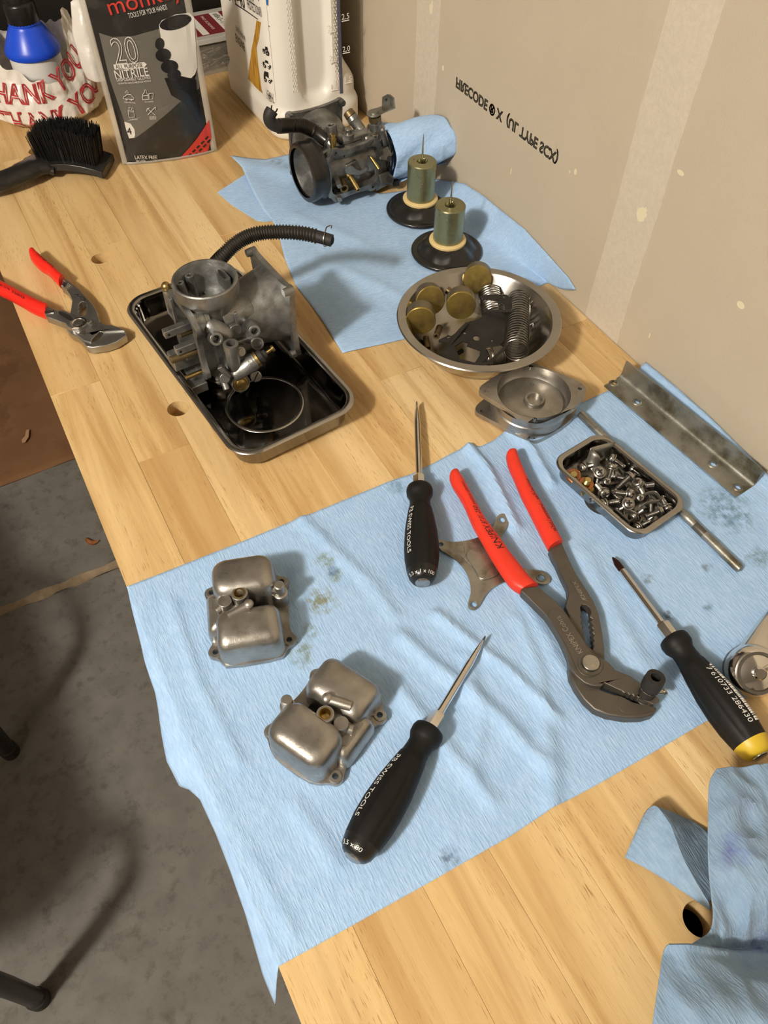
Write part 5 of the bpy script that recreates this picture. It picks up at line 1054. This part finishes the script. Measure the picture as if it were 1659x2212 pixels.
a_, b_ = X2(766, 262, .786), X2(790, 296, .772)
KW('choke_cylinder', M_CAST, lambda g: g.lathe([(.0050, -.006), (.0066, -.0055), (.0070, -.001), (.0062, 0), (.0060, (b_-a_).length*.6), (.0056, (b_-a_).length*.62), (.0052, (b_-a_).length*.85), (.0034, (b_-a_).length*.88), (.0034, (b_-a_).length+.003)], a_, b_-a_, 22, cap0=True, cap1=True))
KW('choke_cap', M_TARN, lambda g: g.lathe([(.0050, -.013), (.0062, -.012), (.0066, -.0065), (.0060, -.006)], a_, b_-a_, 20, cap0=True))
s0_, s1_ = X2(814, 288, .782), X2(808, 242, .782)
ln2 = (s1_-s0_).length
KW('throttle_shaft', M_CAST2, lambda g: g.lathe([(.0078, 0), (.0074, ln2*.50), (.0060, ln2*.52), (.0060, ln2*.60)], s0_, s1_-s0_, 24, cap0=True, cap1=True))
KW('brass_bush', M_TARN, lambda g: g.lathe([(.0062, ln2*.60), (.0072, ln2*.62), (.0072, ln2*.82), (.0060, ln2*.84)], s0_, s1_-s0_, 24, cap0=True, cap1=True))
up = (s1_-s0_).normalized()
def lever(g):
    c = s1_-up*.002; far_ = X2(848, 231, .782)-c; far_ -= up*far_.dot(up); fl = far_.length; fx = far_.normalized(); fy = up.cross(fx)
    out = [(-.0085*math.cos(a), .0085*math.sin(a)) for a in [PI*k/10-PI/2 for k in range(11)]]
    pts_ = [(x, y) for x, y in out]+[(.008, .0065), (fl, .0070), (fl+.002, 0), (fl, -.0065), (.008, -.0065)]
    M = Matrix(((fx.x, fy.x, up.x, c.x), (fx.y, fy.y, up.y, c.y), (fx.z, fy.z, up.z, c.z), (0, 0, 0, 1)))
    g.prism(pts_, 0, .0016, (), M)
    g.prism([(fl-.0015, -.0065), (fl+.0005, -.0065), (fl+.0005, .0045), (fl-.0015, .0045)], 0, .012, (), M)
    g.cyl(c, c+up*.0030, .0052, n=20)
KW('throttle_lever', M_GALV, lever, .0005)
KW('lever_tab', M_GALV, lambda g: (lambda p: g.prism([(q.x, q.z) for q in p], -.0007, .0007, (), Matrix(((1, 0, 0, 0), (0, 0, 1, .782), (0, 1, 0, 0), (0, 0, 0, 1)))))([X2(825, 236, .782), X2(842, 232, .782), X2(844, 208, .782), X2(838, 203, .782), X2(826, 210, .782)]), .0004)
KW('tab_hole', M_CHOLE, lambda g: g.cyl(X2(834, 215, .7812), X2(834, 215, .7808), .0016, n=12))
KW('side_post', M_CAST2, lambda g: (g.cyl(X2(829, 314, .764), X2(827, 292, .764), .0036, n=16), g.cyl(X2(827, 292, .764), X2(826.5, 281, .764), .0026, n=16), g.sph(X2(826.5, 281, .764), .0030, 14)))
# right side lugs
KW('mount_lug', M_CAST2, lambda g: g.loft([[X2(818, 322, .760), X2(842, 314, .760), X2(852, 330, .752), X2(840, 348, .750), X2(820, 345, .752)], [X2(812, 320, .775), X2(838, 312, .775), X2(850, 322, .775), X2(842, 340, .775), X2(818, 342, .775)]]), .0012)
KW('lug_hole', M_CHOLE, lambda g: (g.cyl(X2(841, 342, .7508), X2(841, 343, .7490), .0028, n=14), g.cyl(X2(841, 387, .7500), X2(841, 388, .7480), .0026, n=14)))
KW('mount_lug', M_CAST2, lambda g: g.loft([[X2(818, 378, .752), X2(838, 370, .752), X2(852, 385, .750), X2(848, 397, .748), X2(824, 398, .750)], [X2(814, 374, .772), X2(838, 366, .772), X2(852, 378, .772), X2(848, 390, .772), X2(820, 392, .772)]]), .0012)
KW('side_wall', M_CAST2, lambda g: g.loft([[X2(806, 310, .764), X2(830, 318, .760), X2(838, 400, .756), X2(812, 414, .756)], [X2(806, 305, .785), X2(836, 310, .785), X2(846, 385, .785), X2(815, 405, .785)]]), .0015)
KW('stop_foot', M_RUBM, lambda g: g.loft([[X2(848, 394, .752), X2(862, 392, .752), X2(863, 402, .752), X2(849, 404, .752)], [X2(846, 384, .764), X2(858, 380, .764), X2(862, 392, .764), X2(849, 396, .764)]]), .0006)
# inside the float chamber
K('jet_tower', M_CAST2, lambda g: (g.prism([(-.008, -.006), (.010, -.012), (.016, -.009), (.010, .002), (.004, .009), (-.006, .008)], -.0210, -.0120, (), MP), g.box((.006, -.017, .018), (.030, .008, .007))), .0010)
KW('main_jet', M_BRASS, lambda g: (g.pipe(X2(752, 374, .762), X2(774, 411, .742), .0032, .0019, 18, .010), g.cyl(X2(752, 374, .762), X2(757, 383, .757), .0050, n=18)), .0003)
KW('pilot_jet', M_BRASS, lambda g: g.pipe(X2(801, 339, .758), X2(819, 366, .744), .0020, .0010, 14, .008), .0002)
KW('hinge_post', M_CAST, lambda g: g.loft([[X2(716, 372, .765), X2(726, 370, .765), X2(731, 377, .765), X2(720, 381, .765)], [X2(727, 402, .744), X2(737, 398, .744), X2(741, 404, .744), X2(731, 409, .744)]]), .0010)
KW('hinge_post', M_CAST, lambda g: g.loft([[X2(718, 404, .765), X2(728, 402, .765), X2(732, 410, .765), X2(722, 414, .765)], [X2(728, 430, .746), X2(737, 427, .746), X2(741, 434, .746), X2(732, 439, .746)]]), .0010)
KW('float_valve', M_TARN, lambda g: g.pipe(X2(738, 392, .762), X2(744, 408, .748), .0050, .0030, 18, .006), .0004)
KW('inner_bracket', M_CAST, lambda g: (g.loft([[X2(745, 368, .754), X2(758, 358, .754), X2(778, 370, .754), X2(794, 362, .754), X2(797, 368, .754), X2(776, 378, .754), X2(750, 377, .754)], [X2(745, 364, .762), X2(758, 354, .762), X2(778, 366, .762), X2(794, 358, .762), X2(797, 364, .762), X2(776, 374, .762), X2(750, 373, .762)]])), .0005)
K('inlet_window', M_CHOLE, lambda g: g.box((-.012, -.0146, .0235), (.012, .0006, .007)))
# ------------------------------------------------------------------ things at the far end of the bench
# tyre brush lying bristles up
br = thing('tire_brush', 'black short handled brush lying with its bristles up at the left', 'brush', at(170, 375, 0))
hb = [at(-75, 414, .013), at(-30, 402, .014), at(20, 386, .0155), (at(60, 368, .015)), at(95, 352, .013), at(120, 352, .011)]
g = G(); g.tube(spline(hb, 6), [(.0135, .0095)]*8+[(.0140, .0100)]*8+[(.0165, .0100)]*5+[(.0215, .0090)]*5+[(.024, .008)]*5, 24, up=(0, 0, 1)); g.build('handle', M_BLKPL, br, world=True, ang=60)
e0 = at(104, 338, .014); e1 = at(236, 352, .010); dx = (e1-e0); dx.z = 0; Lh = dx.length; dx.normalize(); dy = Vector((-dx.y, dx.x, 0))
def headf(u, v, s):
    x = -.012+u*(Lh+.012); w = .0225*(1-.25*sstep(.12, 0, u)); y = (v-.5)*2*w; z0 = .0075+.008*math.sin(PI*min(1, max(0, u)))**.8
    return e0.xy.to_3d()+dx*x+dy*(y-.004)+Vector((0, 0, z0+(.0055 if s else -.0055)*(1-.25*abs(2*v-1)**3)))
rings = []
for i in range(17):
    u = i/16; rings.append([headf(u, j/10, 1) for j in range(11)]+[headf(u, 1-j/10, 0) for j in range(11)])
g = G(); g.loft(rings); g.build('head', M_BLKPL, br, world=True, bev=.0012, ang=50)
rb = random.Random(11); g = G()
for i in range(1900):
    u = .10+.80*rb.random(); v = rb.random(); b = headf(u, .14+.72*v, 1); sp = (u-.5)*.010; sv = (v-.5)*.006
    hgt = .0345+.0035*rb.random()-.003*abs(2*u-1)**2
    tp = b+Vector((0, 0, hgt))+dx*(sp+rb.uniform(-.0012, .0012))+dy*(sv+rb.uniform(-.0012, .0012))
    r = .00055; g.add([b+dx*r-dy*r, b+dx*r+dy*r, b-dx*r, tp+dx*r*.5, tp-dx*r*.5], [(0, 1, 3), (1, 2, 4, 3), (2, 0, 3, 4)])
tag(g.build('bristles', M_BRISTLE, br, world=True), kind='stuff')
g = G(); rings = [[headf(.08, .1+.8*j/8, 1)*1.0 for j in range(9)]]
c4 = [(.105, .16), (.895, .16), (.895, .84), (.105, .84)]
g.loft([[headf(u, v, 1) for u, v in c4], [headf(u, v, 1)+Vector((0, 0, .029))+dx*(u-.5)*.008 for u, v in c4]]); g.build('bristle_core', M_BRISTLE, br, world=True)
# bottle with a blue shoulder inside a thin shopping bag
bc = Vector((.1215, 1.165, 0))
bt = thing('chemical_bottle', 'white bottle with blue shoulder and black cap standing in the plastic bag', 'bottle', bc)
g = G(); g.lathe([(.001, .0012), (.029, .0012), (.0318, .004), (.0320, .060), (.0318, .066)], n=44); g.build('body', M_WHITEP, bt)
g = G(); g.lathe([(.0318, .0655), (.0342, .0665), (.0350, .0690), (.0345, .0725), (.0330, .0760), (.0215, .0965), (.0195, .0985), (.0190, .1005), (.0198, .1012), (.0195, .103)], n=44, cap1=True); g.build('shoulder', M_BLUECAP, bt)
g = G(); n = 60; rr_ = lambda r, z: [((r+.0005*(k % 2))*math.cos(2*PI*k/n), (r+.0005*(k % 2))*math.sin(2*PI*k/n), z) for k in range(n)]
g.loft([rr_(.0188, .1015), rr_(.0192, .1025), rr_(.0188, .122), rr_(.0175, .1245), rr_(.0150, .1255), rr_(.0140, .140), rr_(.0120, .142)]); g.build('cap', M_HANDG, bt, ang=60)
M_BAG = mat('bag_film', (.74, .70, .64), .32, 0, (.66, .62, .56), 18, .5, .0010, 140, coat=.25, spec=.5, trans=.0)
M_REDINK = mat('red_ink', (.42, .02, .025), .5)
bg = thing('shopping_bag', 'crumpled white thin plastic bag with red outlined THANK YOU around the blue bottle', 'bag', bc)
def bagp(ph, z, off=0):
    nz_ = noise.noise(Vector((math.cos(ph)*2.6, math.sin(ph)*2.6, z*26)))
    n2 = abs(noise.noise(Vector((math.cos(ph)*7, math.sin(ph)*7, z*55+3))))
    rad = interp([(-2.6, .085), (-2.0, .082), (-1.3, .080), (-.7, .080), (-.2, .074), (.6, .062), (1.6, .055), (2.6, .070), (3.7, .085)], ph)
    k = 1-.34*max(0, z/.12)**1.3-.22*max(0, (.012-z)/.012)
    R = rad*k+.0065*nz_+.006*(n2-.2)+off
    return Vector((bc.x+R*math.cos(ph), bc.y+R*math.sin(ph), max(.0012, z+.004*nz_)))
rimz = [(-2.6, .080), (-2.1, .072), (-1.8, .058), (-1.45, .054), (-1.15, .060), (-.95, .085), (-.75, .108), (-.5, .118), (-.1, .10), (.6, .085), (1.6, .08), (2.6, .085), (3.7, .08)]
g = G()
def bf(u, v):
    ph = lerp(-2.6, 3.68, u); zt = interp(rimz, ph)+.004*noise.noise(Vector((ph*6, 0, 5))); return bagp(ph, .001+(zt-.001)*v)
g.grid(bf, 130, 46); g.build('film', M_BAG, bg, world=True, ang=80)
fp = [[(153, 5, 1.085), (168, -6, 1.085), (190, -6, 1.085)], [(155, 40, 1.082), (178, 36, 1.072), (202, 40, 1.075)], [(156, 75, 1.080), (186, 80, 1.066), (212, 86, 1.072)], [(166, 110, 1.076), (195, 120, 1.060), (222, 128, 1.066)], [(178, 150, 1.072), (205, 158, 1.056), (232, 164, 1.062)], [(190, 172, 1.070), (212, 178, 1.056), (237, 172, 1.060)]]
rows = [spline([atp(x, y, 1, Y) for x, y, Y in r], 6) for r in fp]; cols = [spline(list(c), 5) for c in zip(*rows)]
g = G(); g.loft([[p+Vector((0, .0035*noise.noise(Vector((p.x*90, p.z*50, 1))), 0)) for p in r] for r in zip(*cols)], False, False, False); g.build('handle_flap', M_BAG, bg, world=True, ang=80, solid=.0004)
fp = [[(62, 128, 1.090), (120, 92, 1.082), (152, 20, 1.085), (158, 4, 1.086)], [(75, 150, 1.082), (128, 120, 1.078), (160, 60, 1.082), (166, 30, 1.084)]]
def bag_text(body, ph0, z0, size, width, u0, slope):
    def fn(u, v):
        k = max(0, u-u0); a = ph0+(u-.25*v*(k > 0))/.074; z = z0+v*(1 if k <= 0 else .95)+k*slope; return bagp(a, z, .0014)
    return wrap_text(body, size, M_REDINK, bg, fn, world=True, outline=.030, width=width)
bag_text('THANK YOU', -2.62, .004, .032, .150, .075, .35); bag_text('THANK YOU', -2.78, .036, .032, .150, .080, .40)
# stand-up pouch of gloves
PL, PR = Vector((.1668, .9640, 0)), Vector((.2700, .9440, 0)); pd = (PR-PL).normalized(); Wp = (PR-PL).length; pn = Vector((pd.y, -pd.x, 0)); TLT = .10
up_ = (Vector((0, 0, 1))-pn*TLT).normalized(); pnn = pd.cross(up_)
if pnn.dot(pn) < 0: pnn = -pnn
po = thing('glove_pouch', 'upright black and grey pouch of disposable gloves at the back of the bench', 'pouch', (PL+PR)/2)
def pq(x, y):
    d = ray(x, y); s = (PL-CAM).dot(pnn)/d.dot(pnn); p = CAM+d*s-PL; return p.dot(pd), p.dot(up_)
def ps(s, h, off=0):
    u = min(1, max(0, s/Wp)); b = .011*math.sin(PI*u)**.7*(.55+.45*sstep(0, .03, h))*(1-.55*sstep(.08, .20, h))+.0010*noise.noise(Vector((s*60, h*45, 2)))*sstep(0, .1, u)*sstep(1, .9, u)
    return PL+pd*s+up_*h+pnn*(b+off)
HP_ = .205
M_POUCH = mat('pouch_black', (.020, .019, .018), .26, 0, (.05, .045, .038), 34, .5, .0007, 70, coat=.3, lo=.5, hi=.6)
M_CLEAR = mat('clear_film', (.62, .58, .50), .2, 0, alpha=.42, coat=.4)
M_PGREY = mat('print_grey', (.125, .118, .10), .35, 0, (.14, .132, .112), 30, .5, .0005, 70, coat=.25)
M_PWHITE = mat('print_white', (.66, .64, .60), .35, coat=.2); M_PRED = mat('print_red', (.55, .045, .035), .35, coat=.2); M_PBLK = mat('print_black', (.012, .012, .014), .22, coat=.4)
g = G(); g.grid(lambda u, v: ps(u*Wp, v*HP_), 40, 60); bod = g.build('front_panel', M_POUCH, po, world=True)
g = G(); g.grid(lambda u, v: PL+pd*(u*Wp)+up_*(v*HP_)-pnn*(.001+.024*math.sin(PI*u)**.7*(1-.9*sstep(.03, .2, v*HP_))), 24, 30); g.build('back_panel', M_POUCH, po, world=True)
for s0, s1 in ((-.006, .0005), (Wp-.0005, Wp+.007)):
    g = G(); g.grid(lambda u, v: ps(lerp(s0, s1, u), v*HP_, .0002), 2, 40); g.build('clear_seam', M_CLEAR, po, world=True, solid=.0006)
g = G(); g.loft([[PL-pd*.006+up_*0+Vector((0, 0, .001))-pnn*.001, ]+[ps(Wp*k/12, .0, .0015) for k in range(13)]+[PR+pd*.006-pnn*.001], [PL-pd*.006+up_*.003-pnn*.001]+[ps(Wp*k/12, .003, .0018) for k in range(13)]+[PR+pd*.006+up_*.003-pnn*.001]], False, False, False); g.build('bottom_seam', M_CLEAR, po, world=True, solid=.0006)
kp = lambda *p: crop(0, 0, 2.9625, *p)
def printed(name, pts, m, off, sub=10, ch=0):
    q = [pq(*p) for p in kp(*pts)]
    if ch: q = chaikin(q, ch)
    # fill with strips so that the print follows the bulge
    g = G(); me_in = tessellate_polygon([[Vector((a, b, 0)) for a, b in q]])
    tris = [[Vector((*q[i], 0)) for i in t] for t in me_in]
    for _ in range(3):
        nt = []
        for a, b, c in tris:
            if max((a-b).length, (b-c).length, (c-a).length) < .008: nt.append((a, b, c)); continue
            ab, bc_, ca = (a+b)/2, (b+c)/2, (c+a)/2; nt += [(a, ab, ca), (ab, b, bc_), (ca, bc_, c), (ab, bc_, ca)]
        tris = nt
    for a, b, c in tris: g.add([ps(v.x, v.y, off) for v in (a, b, c)], [(0, 1, 2)])
    return g.build(name, m, bod, world=True, flatshade=False, ang=80)
printed('grey_print', [(632, 205), (720, 228), (850, 215), (1015, 172), (1240, 110), (1262, 430), (1275, 560), (1140, 640), (860, 872), (826, 872), (795, 770), (700, 500)], M_PGREY, .0006)
printed('printed_can', [(1012, 150), (1030, 120), (1120, 85), (1210, 80), (1240, 110), (1262, 430), (1245, 470), (1200, 505), (1150, 497), (1075, 370), (1035, 300)], M_PWHITE, .0010)
printed('printed_can_mouth', [(1120+104*math.cos(a)+0, 135-30*math.cos(a)*.55+45*math.sin(a)) for a in [2*PI*k/20 for k in range(20)]], M_PBLK, .0014)
for cx_, cy_, ra, rb_ in ((1016, 265, 30, 38), (1038, 335, 50, 42), (1078, 408, 56, 42), (1108, 460, 44, 36)):
    printed('printed_glove', [(cx_+ra*math.cos(a), cy_+rb_*math.sin(a)) for a in [2*PI*k/16 for k in range(16)]], M_PBLK, .0016)
printed('printed_glove', [(1045, 480), (1145, 470), (1250, 500), (1275, 790), (1235, 720), (1170, 640), (1090, 590)], M_PBLK, .0013)
printed('red_corner', [(1135, 1012), (1260, 870), (1338, 765), (1352, 880), (1330, 960), (1240, 1000)], M_PRED, .0008)
for k in range(5):
    for j in range(2):
        a = 1195+k*28+j*14; b = 985-k*26+j*22
        printed('tread_mark', [(a, b), (a+18, b-16), (a+28, b-10), (a+10, b+8)], M_PBLK, .0012)
printed('round_badge', [(792, 768), (830, 775), (856, 810), (862, 850), (855, 868), (824, 875), (805, 820)], M_PWHITE, .0012)
def ptext(body, p, q, size, m, off=.0018, **k):
    a = Vector(pq(*kp(p)[0])); b = Vector(pq(*kp(q)[0])); d = b-a; w = d.length; d.normalize(); n_ = Vector((-d.y, d.x))
    s_ = size/2.9625/1710
    return wrap_text(body, s_, m, bod, lambda u, v: ps(*(a+d*u+n_*v), off), world=True, width=w, **k)
ptext('monkey', (705, 88), (1175, -34), 118, M_PRED); ptext('TOOLS FOR YOUR HANDS', (822, 104), (1068, 50), 36, M_PWHITE)
ptext('20', (738, 398), (893, 375), 185, M_PWHITE, outline=.012)
printed('banner', [(722, 402), (915, 378), (934, 392), (915, 416), (732, 434)], M_PWHITE, .0012)
ptext('ALL PURPOSE', (738, 428), (908, 408), 30, M_PGREY); ptext('NITRILE', (738, 490), (948, 462), 62, M_PWHITE); ptext('DISPOSABLE GLOVES', (746, 508), (957, 482), 25, M_PWHITE)
ptext('GUANTES DESECHABLES DE NITRILO', (755, 527), (960, 500), 13, M_PWHITE); ptext('LATEX FREE', (862, 1005), (1002, 1000), 34, M_PWHITE, .003); ptext('SIN LATEX', (868, 1024), (930, 1022), 18, M_PWHITE, .003); ptext('4', (815, 850), (842, 846), 58, M_PBLK)
for b_, p, q in (('WASH AND WAX', (792, 645), (862, 645)), ('OIL CHANGE', (920, 634), (975, 630)), ('CLEANING', (828, 752), (876, 750)), ('GENERAL', (950, 732), (995, 728)), ('PURPOSE', (952, 744), (993, 740))): ptext(b_, p, q, 13, M_PWHITE)
def icon(lines):
    g = G()
    for l in lines: g.tube([ps(*pq(*kp(p)[0]), .0020) for p in l], .00035, 5)
    g.build('icon', M_PWHITE, bod, world=True)
icon([[(785, 618), (788, 605), (800, 600), (808, 588), (832, 586), (842, 600), (852, 606), (850, 618), (785, 618)], [(800, 622), (806, 626), (812, 620)], [(830, 620), (836, 626), (842, 618)], [(808, 562), (820, 578), (796, 578), (808, 562)]])
icon([[(906, 616), (906, 582), (916, 570), (918, 552), (928, 552), (930, 570), (940, 580), (942, 614), (906, 616)], [(908, 590), (940, 588)], [(945, 576), (972, 572), (970, 610), (948, 612), (945, 576)]])
icon([[(815, 690), (850, 686), (856, 730), (822, 736), (815, 690)], [(818, 700), (852, 696)], [(822, 686), (820, 672), (830, 672)], [(838, 684), (840, 670), (848, 676)]])
icon([[(940, 712), (985, 662)], [(935, 670), (985, 712)], [(932, 690), (936, 672), (950, 668)], [(978, 668), (990, 662), (986, 676)]])
# clear organiser box of screws
ob = thing('organizer_box', 'clear plastic organiser box of screws with dark red label between pouch and oil jug', 'box', (.385, 1.19, 0))
M_BOX = mat('cloudy_plastic', (.55, .51, .44), .25, 0, alpha=.16); M_BOXL = mat('cloudy_lid', (.55, .53, .48), .3, 0, alpha=.9)
bx0, bx1, by0, by1, bh = .315, .445, 1.150, 1.240, .048
g = G(); g.prism(rrect(bx1-bx0, by1-by0, .004, 3, (bx0+bx1)/2, (by0+by1)/2), .0003, bh-.006, [rrect(bx1-bx0-.003, by1-by0-.003, .003, 3, (bx0+bx1)/2, (by0+by1)/2)]); g.box(((bx0+bx1)/2, (by0+by1)/2, .0012), (bx1-bx0-.002, by1-by0-.002, .0014)); g.build('base', M_BOX, ob, world=True)
g = G(); g.prism(rrect(bx1-bx0+.004, by1-by0+.006, .005, 3, (bx0+bx1)/2, (by0+by1)/2), bh-.007, bh); g.build('lid', M_BOXL, ob, world=True, bev=.0012)
g = G(); g.box(((bx0+bx1)/2+.004, (by0+by1)/2-.002, bh+.0003), (bx1-bx0-.02, by1-by0-.020, .0006)); lb = g.build('label', mat('label_maroon', (.20, .022, .03), .4), ob, world=True)
for k, x in enumerate((.352, .388)):
    g = G(); g.box((x, (by0+by1)/2-.002, bh+.0008), (.010 if k == 0 else .014, by1-by0-.022, .0003)); g.build('label_stripe', M_LABELW, lb, world=False) if False else g.build('label_stripe', M_LABELW, ob, world=True)
wrap_text('#8x1-1/4"', .012, M_BLACKINK, ob, lambda u, v: Vector((.3925-v*.75-.0065+.0055, 1.168+u, bh+.0012)) if False else Vector((.3845+v, 1.222-u, bh+.0012)), world=True, width=.05)
wrap_text('PRO SCREWS', .006, M_LABELW, ob, lambda u, v: Vector((.366+v, 1.222-u, bh+.0009)), world=True, width=.05)
g = G(); rs = random.Random(4)
for k in range(230):
    p = Vector((rs.uniform(bx0+.010, bx1-.010), rs.uniform(by0+.005, by0+.05), rs.uniform(.004, .034))); a = rs.uniform(0, PI); d = Vector((math.cos(a)*.013, math.sin(a)*.006, rs.uniform(-.004, .004)))
    if abs(p.y-by0) < .010: d.y *= .2
    g.cyl(p-d, p+d, .0011, .0008, 6); g.cyl(p-d*1.02, p-d*.92, .0030, .0014, 8)
o_ = g.build('screw_pile', mat('dull_screws', (.26, .23, .17), .45, .8), None); o_.location = (0, 0, 0); tag(o_, 'heap of dull screws inside the clear organiser box', 'screws', kind='stuff')
# white oil jug
jg = thing('oil_jug', 'large white plastic oil jug with gold streak label standing in the corner by the wall', 'jug', (.412, 1.0, 0))
jx0, jx1, jy0, jy1 = .3560, .4720, .9220, 1.105
def jug_ring(z, n=6):
    s = .0035*sstep(.040, .030, z); ins = .0045*sstep(.006, 0, z)
    xr = jx1-.016*sstep(.050, .085, z)
    pts = rrect(xr-jx0+2*s-2*ins, jy1-jy0+2*s-2*ins, .026-ins, 9, (jx0+xr)/2, (jy0+jy1)/2)
    o = []
    m = len(pts)
    for i in range(m):
        a = Vector(pts[i]); b = Vector(pts[(i+1) % m]); k = max(1, int((b-a).length/.004))
        o.append((a, b, k))
    return o
NZ = 70; rings = []
base_k = [k for _, _, k in jug_ring(.03)]
for i in range(NZ+1):
    z = .0006+i*.0042; row = []
    for (a, b, _), k in zip(jug_ring(z), base_k):
        for j in range(k):
            p = a.lerp(b, j/k); dy_ = 0
            if p.y < jy0+.012 and z > .03:
                xx = (p.x-.4105)/.0245; zz = (z-.075)
                e = abs(xx)**2.6+(max(0, -zz)/.036)**2.4
                dy_ = .0105*sstep(1.0, .35, e)
            row.append(Vector((p.x, p.y+dy_, z)))
    rings.append(row)
g = G(); g.loft(rings); g.build('body', M_JUG, jg, world=True, ang=70)
def jface(x, z, off=.0004): return Vector((x, jy0-off, z))
xs_ = atp(733, 100, 1, jy0).x
g = G(); g.loft([[jface(xs_-.0018+.002*0, z), jface(xs_+.0012, z, .0009), jface(xs_+.0028, z)] for z in (.045, .12, .29)], False, False, False); g.build('sight_strip', M_JUGSTRIP, jg, world=True)
M_EMB = mat('embossed_white', (.90, .87, .80), .35)
for s_, x, y in (('2.5', 716, 60), ('2.0', 719, 125), ('1.5', 723, 186), ('2.5', 746, 35), ('2.0', 748, 105), ('1.5', 752, 170)):
    p = atp(x, y, 1, jy0-.0006); wrap_text(s_, .0085, M_EMB, jg, lambda u, v: Vector((p.x-.005+u, jy0-.0008, p.z+v-.003)), world=True, name='embossed_mark', width=.010)
    g = G(); g.box((p.x, jy0-.0006, p.z-.0048), (.010, .0008, .0008)); g.build('embossed_line', M_EMB, jg, world=True)
g = G(); rs = random.Random(2)
for i in range(9):
    for j in range(34):
        for sx in (-1, 1):
            x = .4105+sx*(.0262+.0016*i*.9); z = .060+j*.0065+(i % 2)*.003
            if i < 5: g.box((x, jy0-.0001, z), (.0010, .0007, .0022))
tag(g.build('grip_texture', M_JUG, jg, world=True), kind='stuff')
# label on the left face
def jl(y, z, off=.0006):   # label follows the left side and its rounded front corner
    yc = jy0+.026
    if y >= yc: return Vector((jx0-off, y, z))
    a = (yc-y)/.026; return Vector((jx0+.026-(.026+off)*math.cos(a), yc-(.026+off)*math.sin(a), z))
def lab_(name, m, y0, y1, z0, z1, off): 
    g = G(); g.grid(lambda u, v: jl(lerp(y0, y1, u), lerp(z0, z1, v), off), 24, 6); return g.build(name, m, jg, world=True)
lb = lab_('label', M_LABELW, .934, 1.085, .047, .27, .0006)
def jpq(x, y):
    X = jx0
    for _ in range(12):
        p = atp(x, y, 0, X); X = .5*X+.5*jl(p.y, p.z).x
    return p.y, p.z
def jtri(name, pts, m, off):
    g = G(); q = [jpq(*p) for p in pts]; t = tessellate_polygon([[Vector((a, b, 0)) for a, b in q]]); g.add([jl(a, b, off) for a, b in q], [tuple(x) for x in t]); return g.build(name, m, jg, world=True)
kj = lambda *p: crop(450, 0, 3.687, *p)
jtri('blue_band', kj((405, -80), (480, -80), (478, 46), (400, 8)), M_BLUEL, .0010)
jtri('label_rule', kj((215, 25), (300, 80), (390, 145), (490, 208), (490, 215), (390, 153), (300, 90), (215, 36)), M_BLACKINK, .0010)
M_OIL = mat('oil_gold', (.62, .36, .04), .3, 0, (.28, .10, .01), 60, .9, stretch=(1, 8, .6), lo=.42, hi=.58)
jtri('oil_streak', kj((385, 160), (420, 178), (412, 230), (405, 300), (385, 380), (398, 520), (412, 620), (430, 740), (385, 700), (318, 625), (330, 520), (345, 400), (365, 300), (378, 220)), M_OIL, .0010)
def jtext(body, p, q, size, m=M_BLACKINK, **k):
    a = Vector(jpq(*kj(p)[0])); b = Vector(jpq(*kj(q)[0])); d = b-a; w = d.length; d.normalize(); n_ = Vector((d.y, -d.x)) if d.x < 0 else Vector((-d.y, d.x))
    return wrap_text(body, size, m, jg, lambda u, v: jl(*(a+d*u+n_*v), .0014), world=True, width=w, **k)
jtext('15W-40', (150, -10), (298, 72), .026); jtext('TRIPLE', (318, 0), (368, 42), .0135); jtext('PROTECTION\u00ae', (318, 62), (432, 135), .0135)
jtext('DIESEL ENGINE', (225, 240), (300, 330), .0085); jtext('ENGINE', (225, 330), (296, 412), .015); jtext('1 GAL/', (466, 745), (522, 790), .010); jtext('3.785 L', (470, 782), (530, 822), .010)
def vehicle(cx_, cy_, s, kind):
    P = lambda *p: kj(*[(cx_+a*s*.72, cy_+(b+.34*a)*s) for a, b in p])
    body = {0: ((-.9, -.25), (-.2, -.3), (-.15, -.95), (.5, -.95), (.55, -.2), (.9, -.1), (.9, .35), (-.9, .35)), 1: ((-1, -.2), (-.5, -.25), (-.35, -.7), (.25, -.7), (.4, -.2), (1, -.15), (1, .35), (-1, .35)), 2: ((-.9, -.3), (-.75, -1), (.15, -1.1), (.25, -.1), (1.1, -.05), (1.1, .3), (-.9, .35))}[kind]
    jtri('vehicle_icon', P(*body), M_BLACKINK, .0012)
    for a, b, r in (((-.5, .45, .34), (.55, .4, .30)) if kind else ((-.45, .4, .32), (.5, .35, .5))):
        jtri('vehicle_wheel', P(*[(a+r*math.cos(t), b+r*math.sin(t)) for t in [2*PI*k/12 for k in range(12)]]), M_BLACKINK, .0014)
        jtri('wheel_hub', P(*[(a+.12*math.cos(t), b+.12*math.sin(t)) for t in [2*PI*k/8 for k in range(8)]]), M_LABELW, .0016)
vehicle(460, 405, 38, 0); vehicle(468, 512, 44, 1); vehicle(474, 622, 46, 2)
g = G(); g.lathe([(.030, .292), (.030, .298), (.0215, .300), (.0205, .312)], (.405, 1.055, 0), n=32, cap1=True); g.build('neck', M_JUG, jg, world=True)
g = G(); n = 48; g.loft([[(.405+(.0235+.0006*(k % 2))*math.cos(2*PI*k/n), 1.055+(.0235+.0006*(k % 2))*math.sin(2*PI*k/n), z) for k in range(n)] for z in (.306, .328)]); g.build('cap', M_HANDG, jg, world=True, bev=.001)
